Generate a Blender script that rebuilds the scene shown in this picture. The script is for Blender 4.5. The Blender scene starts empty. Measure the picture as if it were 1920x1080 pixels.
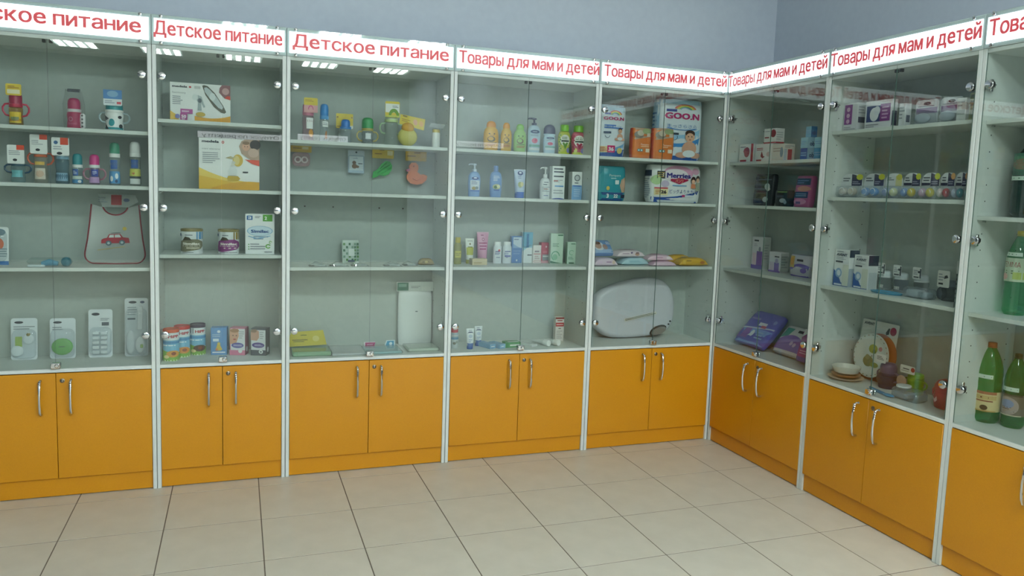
import bpy, math, random
from mathutils import Vector, Matrix
random.seed(7)
SC = bpy.context.scene
COL = SC.collection
PI = math.pi
R = math.radians

# ---------------------------------------------------------------- camera, light, exposure
cam_data = bpy.data.cameras.new('camera')
cam = bpy.data.objects.new('camera', cam_data)
COL.objects.link(cam)
SC.camera = cam
_yaw, _pitch, _roll = 0.34686, -0.10217, 0.03389
_f = Vector((math.sin(_yaw) * math.cos(_pitch), math.cos(_yaw) * math.cos(_pitch), math.sin(_pitch)))
_r = Vector((math.cos(_yaw), -math.sin(_yaw), 0))
_u = _r.cross(_f)
_r2 = math.cos(_roll) * _r + math.sin(_roll) * _u
_u2 = -math.sin(_roll) * _r + math.cos(_roll) * _u
_m = Matrix((_r2, _u2, -_f)).transposed().to_4x4()
_m.translation = Vector((-2.69910, -3.86992, 1.45951))
cam.matrix_world = _m
cam_data.sensor_width = 36.0
cam_data.lens = 36.0 * 1434.52 / 1920.0
cam_data.shift_x = -1.1 / 1920.0
cam_data.shift_y = -31.6 / 1920.0
cam_data.clip_start = 0.05

world = bpy.data.worlds.new('world')
SC.world = world
world.use_nodes = True
world.node_tree.nodes['Background'].inputs[0].default_value = (0.6, 0.7, 0.8, 1)
world.node_tree.nodes['Background'].inputs[1].default_value = 0.05

SC.view_settings.view_transform = 'Standard'
SC.view_settings.look = 'None'
SC.view_settings.gamma = 1.0
SC.view_settings.use_curve_mapping = False
SC.view_settings.exposure = 0.0
SC.cycles.use_denoising = True
SC.cycles.max_bounces = 10
SC.cycles.diffuse_bounces = 5
SC.cycles.transparent_max_bounces = 24
SC.cycles.caustics_reflective = False
SC.cycles.caustics_refractive = False

LAMP = (0.90, 1.0, 0.985)      # colour of the fluorescent ceiling lights
LAMP_POWER = 88.0
SIGN_POWER = 1.6

# ---------------------------------------------------------------- materials
def lin(h):
    h = h.lstrip('#')
    return tuple(((c / 12.92) if c <= 0.04045 else ((c + 0.055) / 1.055) ** 2.4) for c in (int(h[i:i + 2], 16) / 255 for i in (0, 2, 4)))

_mats = {}
def nt(name):
    m = bpy.data.materials.new(name)
    m.use_nodes = True
    return m, m.node_tree, m.node_tree.nodes['Principled BSDF']

def col(h, rough=0.5, metal=0.0, noise=0.03, spec=0.5):
    """plain coloured surface with a faint procedural unevenness"""
    k = (h, rough, metal, noise, spec)
    if k in _mats: return _mats[k]
    m, t, b = nt('surface_' + h.strip('#'))
    c = lin(h)
    b.inputs['Roughness'].default_value = rough
    b.inputs['Metallic'].default_value = metal
    b.inputs['Specular IOR Level'].default_value = spec
    if noise:
        n = t.nodes.new('ShaderNodeTexNoise'); n.inputs['Scale'].default_value = 90
        tc = t.nodes.new('ShaderNodeTexCoord')
        t.links.new(tc.outputs['Object'], n.inputs['Vector'])
        mx = t.nodes.new('ShaderNodeMix'); mx.data_type = 'RGBA'
        mx.inputs['A'].default_value = tuple(x * (1 - noise) for x in c) + (1,)
        mx.inputs['B'].default_value = tuple(min(1, x * (1 + noise)) for x in c) + (1,)
        t.links.new(n.outputs['Fac'], mx.inputs['Factor'])
        t.links.new(mx.outputs['Result'], b.inputs['Base Color'])
    else:
        b.inputs['Base Color'].default_value = c + (1,)
    _mats[k] = m
    return m

def clear(h='#eef6f2', body=0.0, rough=0.02, ior=1.45, bodycol=None):
    """thin clear sheet: lets light straight through, reflects by Fresnel, may carry a milky body"""
    k = ('clear', h, body, rough, ior, bodycol)
    if k in _mats: return _mats[k]
    m, t, b = nt('clear_' + h.strip('#'))
    t.nodes.remove(b)
    out = t.nodes['Material Output']
    tr = t.nodes.new('ShaderNodeBsdfTransparent'); tr.inputs[0].default_value = lin(h) + (1,)
    gl = t.nodes.new('ShaderNodeBsdfGlossy'); gl.inputs['Roughness'].default_value = rough
    lw = t.nodes.new('ShaderNodeLayerWeight'); lw.inputs['Blend'].default_value = 0.5
    pw = t.nodes.new('ShaderNodeMath'); pw.operation = 'POWER'; pw.inputs[1].default_value = 5.0
    t.links.new(lw.outputs['Facing'], pw.inputs[0])
    r0 = ((ior - 1) / (ior + 1)) ** 2
    fr = t.nodes.new('ShaderNodeMath'); fr.operation = 'MULTIPLY_ADD'; fr.inputs[1].default_value = 1 - r0; fr.inputs[2].default_value = r0
    t.links.new(pw.outputs[0], fr.inputs[0])
    last = tr
    if body:
        df = t.nodes.new('ShaderNodeBsdfDiffuse'); df.inputs[0].default_value = lin(bodycol or h) + (1,)
        mb = t.nodes.new('ShaderNodeMixShader'); mb.inputs[0].default_value = body
        t.links.new(tr.outputs[0], mb.inputs[1]); t.links.new(df.outputs[0], mb.inputs[2])
        last = mb
    mx = t.nodes.new('ShaderNodeMixShader')
    t.links.new(fr.outputs[0], mx.inputs[0]); t.links.new(last.outputs[0], mx.inputs[1]); t.links.new(gl.outputs[0], mx.inputs[2])
    t.links.new(mx.outputs[0], out.inputs[0])
    _mats[k] = m
    return m

def glow(h, strength, base='#ffffff'):
    k = ('glow', h, strength)
    if k in _mats: return _mats[k]
    m, t, b = nt('lit_' + h.strip('#'))
    b.inputs['Base Color'].default_value = lin(base) + (1,)
    b.inputs['Roughness'].default_value = 0.4
    b.inputs['Emission Color'].default_value = lin(h) + (1,)
    b.inputs['Emission Strength'].default_value = strength
    _mats[k] = m
    return m

def noisy(name, c1, c2, scale, rough, detail=4, bump=0.0, spec=0.5):
    m, t, b = nt(name)
    tc = t.nodes.new('ShaderNodeTexCoord')
    n = t.nodes.new('ShaderNodeTexNoise'); n.inputs['Scale'].default_value = scale; n.inputs['Detail'].default_value = detail
    t.links.new(tc.outputs['Object'], n.inputs['Vector'])
    r = t.nodes.new('ShaderNodeValToRGB')
    r.color_ramp.elements[0].position = 0.3; r.color_ramp.elements[0].color = lin(c1) + (1,)
    r.color_ramp.elements[1].position = 0.7; r.color_ramp.elements[1].color = lin(c2) + (1,)
    t.links.new(n.outputs['Fac'], r.inputs[0]); t.links.new(r.outputs[0], b.inputs['Base Color'])
    b.inputs['Roughness'].default_value = rough
    b.inputs['Specular IOR Level'].default_value = spec
    if bump:
        bp = t.nodes.new('ShaderNodeBump'); bp.inputs['Strength'].default_value = bump; bp.inputs['Distance'].default_value = 0.002
        t.links.new(n.outputs['Fac'], bp.inputs['Height']); t.links.new(bp.outputs[0], b.inputs['Normal'])
    return m

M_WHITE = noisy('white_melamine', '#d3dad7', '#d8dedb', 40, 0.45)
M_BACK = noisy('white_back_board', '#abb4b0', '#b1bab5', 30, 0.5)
M_YEL = noisy('yellow_melamine', '#c7850a', '#cc8a0d', 220, 0.38, bump=0.05)
M_WALL = noisy('grey_blue_wall', '#c6cfdd', '#cbd4e1', 25, 0.8, bump=0.05)
M_WALL_FAR = noisy('dark_shop_wall', '#5f6668', '#666d6f', 25, 0.8)
M_CEIL = noisy('white_ceiling', '#eaeeee', '#f0f3f3', 60, 0.9, bump=0.2)
M_TILE = noisy('beige_floor_tile', '#beb8aa', '#c6c0b2', 9, 0.36, detail=8)
M_GROUT = noisy('brown_grout', '#675c50', '#70655a', 80, 0.9)
M_CHROME = col('#d8dadc', 0.12, 1.0, 0.0)
M_DARKMETAL = col('#5a5c5e', 0.3, 1.0, 0.0)
M_GLASS = clear('#f6f9f7', 0.0, 0.0, 1.56)
M_DARK = col('#20201f', 0.6)

# ---------------------------------------------------------------- mesh building
class MB:
    def __init__(s): s.v = []; s.f = []; s.mi = []; s.m = []
    def mat(s, m):
        if m not in s.m: s.m.append(m)
        return s.m.index(m)
    def add(s, vs, fs, m):
        o = len(s.v); i = s.mat(m)
        s.v += [tuple(v) for v in vs]
        for f in fs: s.f.append(tuple(a + o for a in f)); s.mi.append(i)
        return s
    def box(s, x0, x1, y0, y1, z0, z1, m, bev=0.0):
        if bev:
            b = min(bev, (x1 - x0) * .45, (y1 - y0) * .45, (z1 - z0) * .45)
            ring = [(x0 + b, y0), (x1 - b, y0), (x1, y0 + b), (x1, y1 - b), (x1 - b, y1), (x0 + b, y1), (x0, y1 - b), (x0, y0 + b)]
            ins = [(min(max(x, x0 + b), x1 - b), min(max(y, y0 + b), y1 - b)) for x, y in ring]
            vs = [(x, y, z0) for x, y in ins] + [(x, y, z0 + b) for x, y in ring] + [(x, y, z1 - b) for x, y in ring] + [(x, y, z1) for x, y in ins]
            fs = [tuple(range(7, -1, -1)), tuple(range(24, 32))]
            for k in range(3):
                for i in range(8):
                    j = (i + 1) % 8
                    fs.append((k * 8 + i, k * 8 + j, k * 8 + 8 + j, k * 8 + 8 + i))
            return s.add(vs, fs, m)
        vs = [(x0, y0, z0), (x1, y0, z0), (x1, y1, z0), (x0, y1, z0), (x0, y0, z1), (x1, y0, z1), (x1, y1, z1), (x0, y1, z1)]
        return s.add(vs, [(3, 2, 1, 0), (4, 5, 6, 7), (0, 1, 5, 4), (1, 2, 6, 5), (2, 3, 7, 6), (3, 0, 4, 7)], m)
    def lathe(s, prof, m, n=20, sq=1.0, cx=0, cy=0, axis='z', cap=True, off=(0, 0, 0)):
        """prof: [(r, z)...] turned about z (or laid along x / y)"""
        vs = []; fs = []
        for r, z in prof:
            for i in range(n):
                a = 2 * PI * i / n
                p = (cx + r * math.cos(a), cy + r * sq * math.sin(a), z)
                if axis == 'y': p = (p[0], z, p[1])
                if axis == 'x': p = (z, p[0], p[1])
                vs.append((p[0] + off[0], p[1] + off[1], p[2] + off[2]))
        for k in range(len(prof) - 1):
            for i in range(n):
                j = (i + 1) % n
                q = (k * n + i, k * n + j, (k + 1) * n + j, (k + 1) * n + i)
                fs.append(q if axis != 'y' else q[::-1])
        if cap:
            e = (len(prof) - 1) * n
            a, b = tuple(range(n - 1, -1, -1)), tuple(range(e, e + n))
            if axis == 'y': a, b = a[::-1], b[::-1]
            fs += [a, b]
        return s.add(vs, fs, m)
    def prism(s, pts, y0, y1, m):
        """outline in x-z pushed from y0 to y1"""
        n = len(pts)
        vs = [(x, y0, z) for x, z in pts] + [(x, y1, z) for x, z in pts]
        fs = [tuple(range(n)), tuple(range(2 * n - 1, n - 1, -1))]
        for i in range(n):
            j = (i + 1) % n
            fs.append((i, n + i, n + j, j))
        return s.add(vs, fs, m)
    def prism_z(s, pts, z0, z1, m):
        n = len(pts)
        vs = [(x, y, z0) for x, y in pts] + [(x, y, z1) for x, y in pts]
        fs = [tuple(range(n - 1, -1, -1)), tuple(range(n, 2 * n))]
        for i in range(n):
            j = (i + 1) % n
            fs.append((i, j, n + j, n + i))
        return s.add(vs, fs, m)
    def loft(s, rings, m, caps=True):
        n = len(rings[0]); vs = [p for r in rings for p in r]; fs = []
        for k in range(len(rings) - 1):
            for i in range(n):
                j = (i + 1) % n
                fs.append((k * n + i, k * n + j, (k + 1) * n + j, (k + 1) * n + i))
        if caps:
            e = (len(rings) - 1) * n
            fs += [tuple(range(n - 1, -1, -1)), tuple(range(e, e + n))]
        return s.add(vs, fs, m)
    def tube(s, path, r, m, n=8, closed=False):
        P = [Vector(p) for p in path]; rings = []
        N = len(P)
        ref = Vector((0, 1, 0.13))
        for i, p in enumerate(P):
            a = P[(i - 1) % N] if (closed or i > 0) else P[i]
            b = P[(i + 1) % N] if (closed or i < N - 1) else P[i]
            t = (b - a).normalized()
            x = t.cross(ref)
            if x.length < 1e-4: x = t.cross(Vector((1, 0, 0)))
            x.normalize(); y = t.cross(x)
            rr = r[i] if isinstance(r, (list, tuple)) else r
            rings.append([tuple(p + (x * math.cos(2 * PI * k / n) + y * math.sin(2 * PI * k / n)) * rr) for k in range(n)])
        if closed: rings.append(rings[0])
        return s.loft(rings, m, caps=not closed)
    def ball(s, c, rx, ry, rz, m, n=14, k=8):
        prof = []
        vs = []; fs = []
        for j in range(k + 1):
            a = -PI / 2 + PI * j / k
            for i in range(n):
                t = 2 * PI * i / n
                vs.append((c[0] + rx * math.cos(a) * math.cos(t), c[1] + ry * math.cos(a) * math.sin(t), c[2] + rz * math.sin(a)))
        for j in range(k):
            for i in range(n):
                q = (i + 1) % n
                fs.append((j * n + i, j * n + q, (j + 1) * n + q, (j + 1) * n + i))
        return s.add(vs, fs, m)
    def mesh(s, name, smooth=True):
        me = bpy.data.meshes.new(name)
        me.from_pydata(s.v, [], s.f)
        for m in s.m: me.materials.append(m)
        me.polygons.foreach_set('material_index', s.mi)
        if smooth:
            me.polygons.foreach_set('use_smooth', [True] * len(s.f))
            me.set_sharp_from_angle(angle=R(38))
        me.update()
        return me
    def build(s, name, parent=None, smooth=True):
        o = bpy.data.objects.new(name, s.mesh(name, smooth))
        COL.objects.link(o)
        if parent is not None: o.parent = parent
        return o

def child(name, mesh, parent, loc=(0, 0, 0)):
    o = bpy.data.objects.new(name, mesh); COL.objects.link(o); o.parent = parent; o.location = loc
    return o

def tag(o, label, cat, group=None):
    o['label'] = label; o['category'] = cat
    if group: o['group'] = group
    return o

def root(name, label, cat, loc, rz=0.0, group=None, rx=0.0):
    o = bpy.data.objects.new(name, None); COL.objects.link(o)
    o.empty_display_size = 0.05
    o.location = loc; o.rotation_euler = (rx, 0, rz)
    return tag(o, label, cat, group)

def struct(name, mb, parent=None):
    o = mb.build(name, parent, smooth=False)
    if parent is None: o['kind'] = 'structure'
    return o

# ---------------------------------------------------------------- flat print (lettering, pictures, stripes)
_txt = {}
def text_mesh(s):
    """vertices and faces of a line of lettering, width and height normalised to its cap height = 1"""
    if s in _txt: return _txt[s]
    cu = bpy.data.curves.new('lettering', 'FONT'); cu.body = s; cu.size = 1.0; cu.resolution_u = 2
    ob = bpy.data.objects.new('lettering', cu); COL.objects.link(ob)
    me = bpy.data.meshes.new_from_object(ob)
    vs = [(v.co.x, v.co.y) for v in me.vertices]; fs = [tuple(p.vertices) for p in me.polygons]
    bpy.data.objects.remove(ob); bpy.data.curves.remove(cu); bpy.data.meshes.remove(me)
    if not vs: vs = [(0, 0), (1, 0), (1, 1)]
    x0 = min(v[0] for v in vs); x1 = max(v[0] for v in vs)
    _txt[s] = ([((x - x0), y) for x, y in vs], fs, x1 - x0)
    return _txt[s]

def flat(w, h, y, x0=0.0, z0=0.0):
    """print on an upright front at depth y"""
    return (lambda u, v, e: (x0 + (u - .5) * w, y - e, z0 + v * h)), w, h

def lying(w, d, z, x0=0.0, y0=0.0):
    """print on a lying top, v runs towards the back"""
    return (lambda u, v, e: (x0 + (u - .5) * w, y0 + (v - .5) * d, z + e)), w, d

def side(d, h, x, sgn=1):
    return (lambda u, v, e: (x + sgn * e, sgn * (u - .5) * d, v * h)), d, h

def around(rf, z0, z1, span=150, sq=1.0, cx=0, cy=0):
    """print wrapped on a turned body; rf(z) radius; u covers span degrees of the front"""
    h = z1 - z0; rm = rf((z0 + z1) / 2); w = rm * R(span)
    def f(u, v, e):
        z = z0 + v * h; a = -PI / 2 + (u - .5) * R(span); r = rf(min(max(z, z0), z1)) + e
        return (cx + r * math.cos(a), cy + r * sq * math.sin(a) - e * (1 - sq), z)
    return f, w, h, True

def rprof(prof):
    def f(z):
        for (r0, a), (r1, b) in zip(prof, prof[1:]):
            if a <= z <= b and b > a: return r0 + (r1 - r0) * (z - a) / (b - a)
        return prof[0][0] if z < prof[0][1] else prof[-1][0]
    return f

def clip(poly, c, keep_right):
    out = []
    for (a, b), (a2, b2) in zip(poly, poly[1:] + poly[:1]):
        i, j = (a >= c) == keep_right or a == c, (a2 >= c) == keep_right or a2 == c
        if i: out.append((a, b))
        if i != j and a2 != a:
            t = (c - a) / (a2 - a); out.append((c, b + (b2 - b) * t))
    return out

def strips(poly, st=.08):
    """cut an outline into narrow upright strips so it can follow a bent surface"""
    u0 = min(p[0] for p in poly); u1 = max(p[0] for p in poly); n = max(1, math.ceil((u1 - u0) / st)); out = []
    for k in range(n):
        q = clip(clip(list(poly), u0 + (u1 - u0) * k / n, True), u0 + (u1 - u0) * (k + 1) / n, False)
        if len(q) > 2: out.append(q)
    return out

def prints(name, parent, surf, shapes, rough=0.45, e0=0.0006):
    f, w, h = surf[:3]; bent = len(surf) > 3
    mb = MB(); e = e0
    for s in shapes:
        k = s[0]; c = s[-1] if not isinstance(s[-1], (int, float)) else s[-2]
        m = col(c, rough, 0, 0.0)
        if k == 'r':
            _, u0, v0, u1, v1, _c = s
            n = max(1, int(abs(u1 - u0) * 8)); q = max(1, int(abs(v1 - v0) * 4))
            vs = [f(u0 + (u1 - u0) * i / n, v0 + (v1 - v0) * j / q, e) for j in range(q + 1) for i in range(n + 1)]
            fs = [(j * (n + 1) + i, j * (n + 1) + i + 1, (j + 1) * (n + 1) + i + 1, (j + 1) * (n + 1) + i) for j in range(q) for i in range(n)]
            mb.add(vs, fs, m)
        elif k == 'e':
            _, cu, cv, ru, rv, _c = s
            n = 20
            R_ = (.34, .67, 1) if bent and ru > .08 else (1,)
            vs = [f(cu, cv, e)] + [f(cu + q * ru * math.cos(2 * PI * i / n), cv + q * rv * math.sin(2 * PI * i / n), e) for q in R_ for i in range(n)]
            fs = [(0, 1 + i, 1 + (i + 1) % n) for i in range(n)]
            for q in range(len(R_) - 1): fs += [(1 + q * n + i, 1 + q * n + n + i, 1 + q * n + n + (i + 1) % n, 1 + q * n + (i + 1) % n) for i in range(n)]
            mb.add(vs, fs, m)
        elif k == 'o':
            _, cu, cv, ru, rv, t, a0, a1, _c = s
            n = 20; vs = []
            for i in range(n + 1):
                a = R(a0 + (a1 - a0) * i / n)
                vs += [f(cu + ru * math.cos(a), cv + rv * math.sin(a), e), f(cu + ru * (1 - t) * math.cos(a), cv + rv * (1 - t) * math.sin(a), e)]
            mb.add(vs, [(2 * i + 1, 2 * i, 2 * i + 2, 2 * i + 3) for i in range(n)], m)
        elif k == 'p':
            for poly in (strips(s[1]) if bent else [s[1]]):
                mb.add([f(u, v, e) for u, v in poly], [tuple(range(len(poly)))], m)
        elif k == 'w':   # band with a curved upper edge from v0a to v0b, bottom vb
            _, u0, u1, vb, va, vm, vz, _c = s
            n = 12; vs = []
            for i in range(n + 1):
                t = i / n; u = u0 + (u1 - u0) * t
                vt = va * (1 - t) ** 2 + 2 * vm * t * (1 - t) + vz * t * t
                vs += [f(u, vb, e), f(u, vt, e)]
            mb.add(vs, [(2 * i, 2 * i + 2, 2 * i + 3, 2 * i + 1) for i in range(n)], m)
        elif k == 'x':   # lines of small print
            _, u0, v0, u1, v1, n, _c = s
            for i in range(n):
                vv = v1 - (v1 - v0) * (i + .5) / n; t = (v1 - v0) / n * .22
                ue = u1 - (u1 - u0) * random.choice((0, .1, .25, .4))
                q = 3
                vs = [f(u0 + (ue - u0) * a / q, vv + b * t, e) for b in (-1, 1) for a in range(q + 1)]
                mb.add(vs, [(a, a + 1, q + 2 + a, q + 1 + a) for a in range(q)], m)
        elif k in 'tb':
            if isinstance(s[-1], (int, float)): _, cu, cv, th, tx, _c, tw = s
            else: _, cu, cv, th, tx, _c = s; tw = None
            vs, fs, L = text_mesh(tx)
            sy = th / 0.73; sx = sy * h / w
            if tw: sx = tw / L
            q = .045 if k == 'b' else 0
            for bx, by in (((-q, -q), (q, -q), (-q, q), (q, q)) if q else ((0, 0),)):
                mb.add([f(cu + (x + bx - L / 2) * sx, cv - th / 2 + (y + by * .6) * sy, e) for x, y in vs], fs, m)
                e += .00006
        e += 0.00025
    if not mb.v: return None
    return mb.build(name, parent, smooth=False)

# ---------------------------------------------------------------- room shell
RX0, RX1, RY0, RY1, CZ = -6.4, 0.56, -11.6, 0.33, 3.6
struct('floor', MB().box(RX0, RX1, RY0, RY1, -0.06, -0.0012, M_GROUT))
_floor = bpy.data.objects['floor']
struct('ceiling', MB().box(RX0, RX1, RY0, RY1, CZ, CZ + 0.08, M_CEIL))
struct('wall_back', MB().box(RX0, RX1 + .1, RY1, RY1 + 0.1, 0, CZ, M_WALL))
struct('wall_right', MB().box(RX1, RX1 + 0.1, RY0, RY1, 0, CZ, M_WALL))
struct('wall_left', MB().box(RX0 - 0.1, RX0, RY0, RY1 + .1, 0, CZ, M_WALL_FAR))
struct('wall_front', MB().box(RX0, RX1 + .1, RY0 - 0.1, RY0, 0, CZ, M_WALL_FAR))

# tiles: each one in view is a piece of its own, the rest of the floor is joined
TS, TOX, TOY, GAP = 0.3906, 0.1293, -0.0919, 0.0024
def tile_box(mb, x0, x1, y0, y1):
    b = 0.0004
    vs = [(x0, y0, -.0012), (x1, y0, -.0012), (x1, y1, -.0012), (x0, y1, -.0012), (x0, y0, -b), (x1, y0, -b), (x1, y1, -b), (x0, y1, -b),
          (x0 + b, y0 + b, 0), (x1 - b, y0 + b, 0), (x1 - b, y1 - b, 0), (x0 + b, y1 - b, 0)]
    fs = [(0, 1, 5, 4), (1, 2, 6, 5), (2, 3, 7, 6), (3, 0, 4, 7), (4, 5, 9, 8), (5, 6, 10, 9), (6, 7, 11, 10), (7, 4, 8, 11), (8, 9, 10, 11)]
    mb.add(vs, fs, M_TILE)
_tmb = MB(); _h = TS / 2 - GAP
tile_box(_tmb, -_h, _h, -_h, _h)
_tile = _tmb.mesh('tile', False)
_rest = MB()
for i in range(-18, 3):
    for j in range(-31, 2):
        x0, y0 = TOX + i * TS, TOY + j * TS
        if x0 + TS < RX0 or x0 > RX1 or y0 + TS < RY0 or y0 > RY1: continue
        if -12 <= i <= 0 and -8 <= j <= 0 and x0 + TS < RX1 and y0 + TS < RY1:
            child('tile', _tile, _floor, (x0 + TS / 2, y0 + TS / 2, 0))
        else:
            tile_box(_rest, max(x0, RX0) + GAP, min(x0 + TS, RX1) - GAP, max(y0, RY0) + GAP, min(y0 + TS, RY1) - GAP)
_o = _rest.build('tiles_beyond', _floor, False); _o['kind'] = 'stuff'

# ---------------------------------------------------------------- ceiling lights (600 mm louvre fixtures)
M_TUBE = glow('#e9f6f4', 1.0)
M_TUBE.node_tree.nodes['Principled BSDF'].inputs['Emission Color'].default_value = LAMP + (1,)
M_TUBE.node_tree.nodes['Principled BSDF'].inputs['Emission Strength'].default_value = LAMP_POWER
_h1 = MB().box(-.3, .3, -.3, .3, -.012, 0, M_WHITE)
for k in range(4): _h1.box(-.3 + k * .1495, -.3 + k * .1495 + .003, -.3, .3, -.05, -.012, M_WHITE)
_h1.box(.297, .3, -.3, .3, -.05, -.012, M_WHITE).box(-.3, .3, -.3, -.297, -.05, -.012, M_WHITE).box(-.3, .3, .297, .3, -.05, -.012, M_WHITE)
_house = _h1.mesh('housing')
_tube = MB().box(-.040, .040, -.29, .29, -.047, -.033, M_TUBE).mesh('tube')
_lv = MB()
for k in range(7): _lv.box(-.297, .297, -.26 + k * .0865, -.258 + k * .0865, -.052, -.0485, M_CHROME)
_louvre = _lv.mesh('louvre')
for n, (x, y) in enumerate(((-5.1, -10.1), (-3.85, -10.1), (-2.6, -10.1), (-1.35, -10.1), (-.1, -10.1), (-2.6, -7.1), (-1.35, -7.1), (-.1, -7.1), (-2.6, -4.2), (-1.35, -4.2), (-.1, -4.2))):
    o = root('ceiling_light', 'square louvred fluorescent ceiling light out of view above the shop floor', 'ceiling light', (x, y, CZ), group='ceiling lights over the shop floor')
    child('housing', _house, o); child('louvre', _louvre, o)
    for k in range(4): child('tube', _tube, o, (-.224 + k * .1495, 0, 0))

# ---------------------------------------------------------------- display cabinets
SIGN_FILM = glow('#f4f6ff', SIGN_POWER)
RED_FILM = glow('#d82c3c', 0.62, '#c8182c')
M_FRAME = col('#c3cfd0', 0.4)
ZL, ZH = 0.600, 2.068
M_EDGE = col('#58736a', .2)

_handle_mb = MB()
_pa = [(0, -.002, .155), (0, -.012, .1545), (0, -.021, .150), (0, -.027, .135), (0, -.031, .112), (0, -.033, .078), (0, -.031, .044), (0, -.027, .02), (0, -.021, .006), (0, -.012, .001), (0, -.002, 0)]
_handle_mb.tube(_pa, [.0062, .0062, .0062, .006, .0055, .005, .0055, .006, .0062, .0062, .0062], M_CHROME, 8)
for z in (.150, .141, .131, .121): _handle_mb.ball((0, -.0255 - (.15 - z) * .12, z), .0075, .0055, .004, M_CHROME, 10, 6)
_handle = _handle_mb.mesh('handle')
M_LOCK = col('#8a7c6c', .3, 1.0, 0.0)
_lock = MB().lathe([(.0105, -.004), (.0105, -.001), (.009, 0)][::-1] and [(.0105, -.001), (.0105, -.0045), (.0085, -.006)], M_LOCK, 16, axis='y').lathe([(.005, -.0058), (.005, -.0068)], M_DARK, 12, axis='y').box(-.0012, .0012, -.0075, -.0066, -.004, .004, M_CHROME).mesh('lock')
_disc = [(.0165, -.0005), (.0175, -.003), (.016, -.0065), (.011, -.0085), (.003, -.0092)]
def hinge_mb(sgn, gap):
    """chrome clamp disc on the pane, arm to the side panel and its cross plate; sgn=+1 panel lies to the right"""
    mb = MB().lathe(_disc, M_CHROME, 20, axis='y').lathe([(.015, .0045), (.015, .012), (.011, .014)], M_DARKMETAL, 14, axis='y')
    x = sgn * (gap - .001)
    mb.box(min(0, x), max(0, x), .012, .028, -.006, .006, M_CHROME, .002)
    a, b = sorted((x, x - sgn * .005))
    mb.box(a, b, .010, .052, -.008, .008, M_CHROME, .002).box(a, b, .026, .040, -.024, .024, M_CHROME, .002)
    return mb.mesh('hinge')
HG = 0.0205
_hinge = {1: hinge_mb(1, HG), -1: hinge_mb(-1, HG)}
_screw = MB().lathe([(.0075, -.0005), (.0085, -.003), (.0075, -.008), (.003, -.0105)], M_CHROME, 14, axis='y').mesh('screw')
_glock = MB().box(-.019, .019, -.016, -.001, .003, .030, M_CHROME, .003).box(-.019, .019, .0045, .016, .003, .028, M_CHROME, .003).lathe([(.008, -.0155), (.009, -.019), (.006, -.022)], M_CHROME, 14, axis='y', off=(.006, 0, .017)).mesh('glass_lock')
_catch = MB().box(-.006, .006, .006, .022, -.014, 0, M_DARK, .001).mesh('magnet_catch')
_pin = MB().lathe([(.004, 0), (.004, .012), (.002, .013)], M_CHROME, 8, axis='x').mesh('shelf_pin')

_glyph = {}
def glyph(ch):
    """one sign letter: vertices, faces, width"""
    if ch in _glyph: return _glyph[ch]
    if ch == 'н':
        a, w, h = .085, .44, .536
        vs = [(0, 0), (a, 0), (a, .235), (w - a, .235), (w - a, 0), (w, 0), (w, h), (w - a, h), (w - a, .315), (a, .315), (a, h), (0, h)]
        fs = [(0, 1, 2, 9, 10, 11), (2, 3, 8, 9), (4, 5, 6, 7, 8, 3)]
        _glyph[ch] = (vs, fs, w)
        return _glyph[ch]
    if ch == 'м':
        a, w, h = .085, .56, .536
        vs = [(0, 0), (a, 0), (a, .40), (w / 2 - .04, 0), (w / 2 + .04, 0), (w - a, .40), (w - a, 0), (w, 0), (w, h), (w - .12, h), (w / 2, .13), (.12, h), (0, h)]
        _glyph[ch] = (vs, [(0, 1, 2, 11, 12), (2, 3, 10, 11), (3, 4, 10), (4, 5, 9, 10), (5, 6, 7, 8, 9)], w)
        return _glyph[ch]
    if ch in 'ьы':
        out = [(.085, .33), (.22, .33)] + [(.22 + .15 * math.sin(R(k * 18)), .165 + .165 * math.cos(R(k * 18))) for k in range(1, 10)] + [(.22, 0), (.085, 0)]
        inn = [(.085, .255), (.22, .255)] + [(.22 + .07 * math.sin(R(k * 18)), .165 + .09 * math.cos(R(k * 18))) for k in range(1, 10)] + [(.22, .075), (.085, .075)]
        n = len(out)
        vs = [(0, 0), (.085, 0), (.085, .542), (0, .542)] + out + inn
        fs = [(0, 1, 2, 3)] + [(4 + k, 4 + n + k, 5 + n + k, 5 + k) for k in range(n - 1)]
        w = .37
        if ch == 'ы': vs += [(.46, 0), (.545, 0), (.545, .542), (.46, .542)]; fs += [tuple(range(len(vs) - 4, len(vs)))]; w = .545
        _glyph[ch] = (vs, fs, w)
        return _glyph[ch]
    src = {'е': 'e'}.get(ch, ch)
    cu = bpy.data.curves.new('lettering', 'FONT'); cu.body = src; cu.size = 1.0; cu.resolution_u = 3
    ob = bpy.data.objects.new('lettering', cu); COL.objects.link(ob)
    me = bpy.data.meshes.new_from_object(ob)
    vs = [(v.co.x, v.co.y) for v in me.vertices]; fs = [tuple(p.vertices) for p in me.polygons]
    bpy.data.objects.remove(ob); bpy.data.curves.remove(cu); bpy.data.meshes.remove(me)
    if src != ch:      # same height as the other small letters
        y0 = min(v[1] for v in vs); k = .562 / (max(v[1] for v in vs) - y0)
        vs = [(x * k * .98, (y - y0) * k - .012) for x, y in vs]
    x0 = min(v[0] for v in vs); x1 = max(v[0] for v in vs)
    _glyph[ch] = ([(x - x0, y) for x, y in vs], fs, x1 - x0)
    return _glyph[ch]

def sign_text(s):
    V = []; F = []; x = 0
    for ch in s:
        if ch == ' ': x += .22; continue
        vs, fs, w = glyph(ch)
        o = len(V); V += [(a + x, b) for a, b in vs]; F += [tuple(q + o for q in f) for f in fs]
        x += w + .085
    return V, F, x - .085

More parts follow.
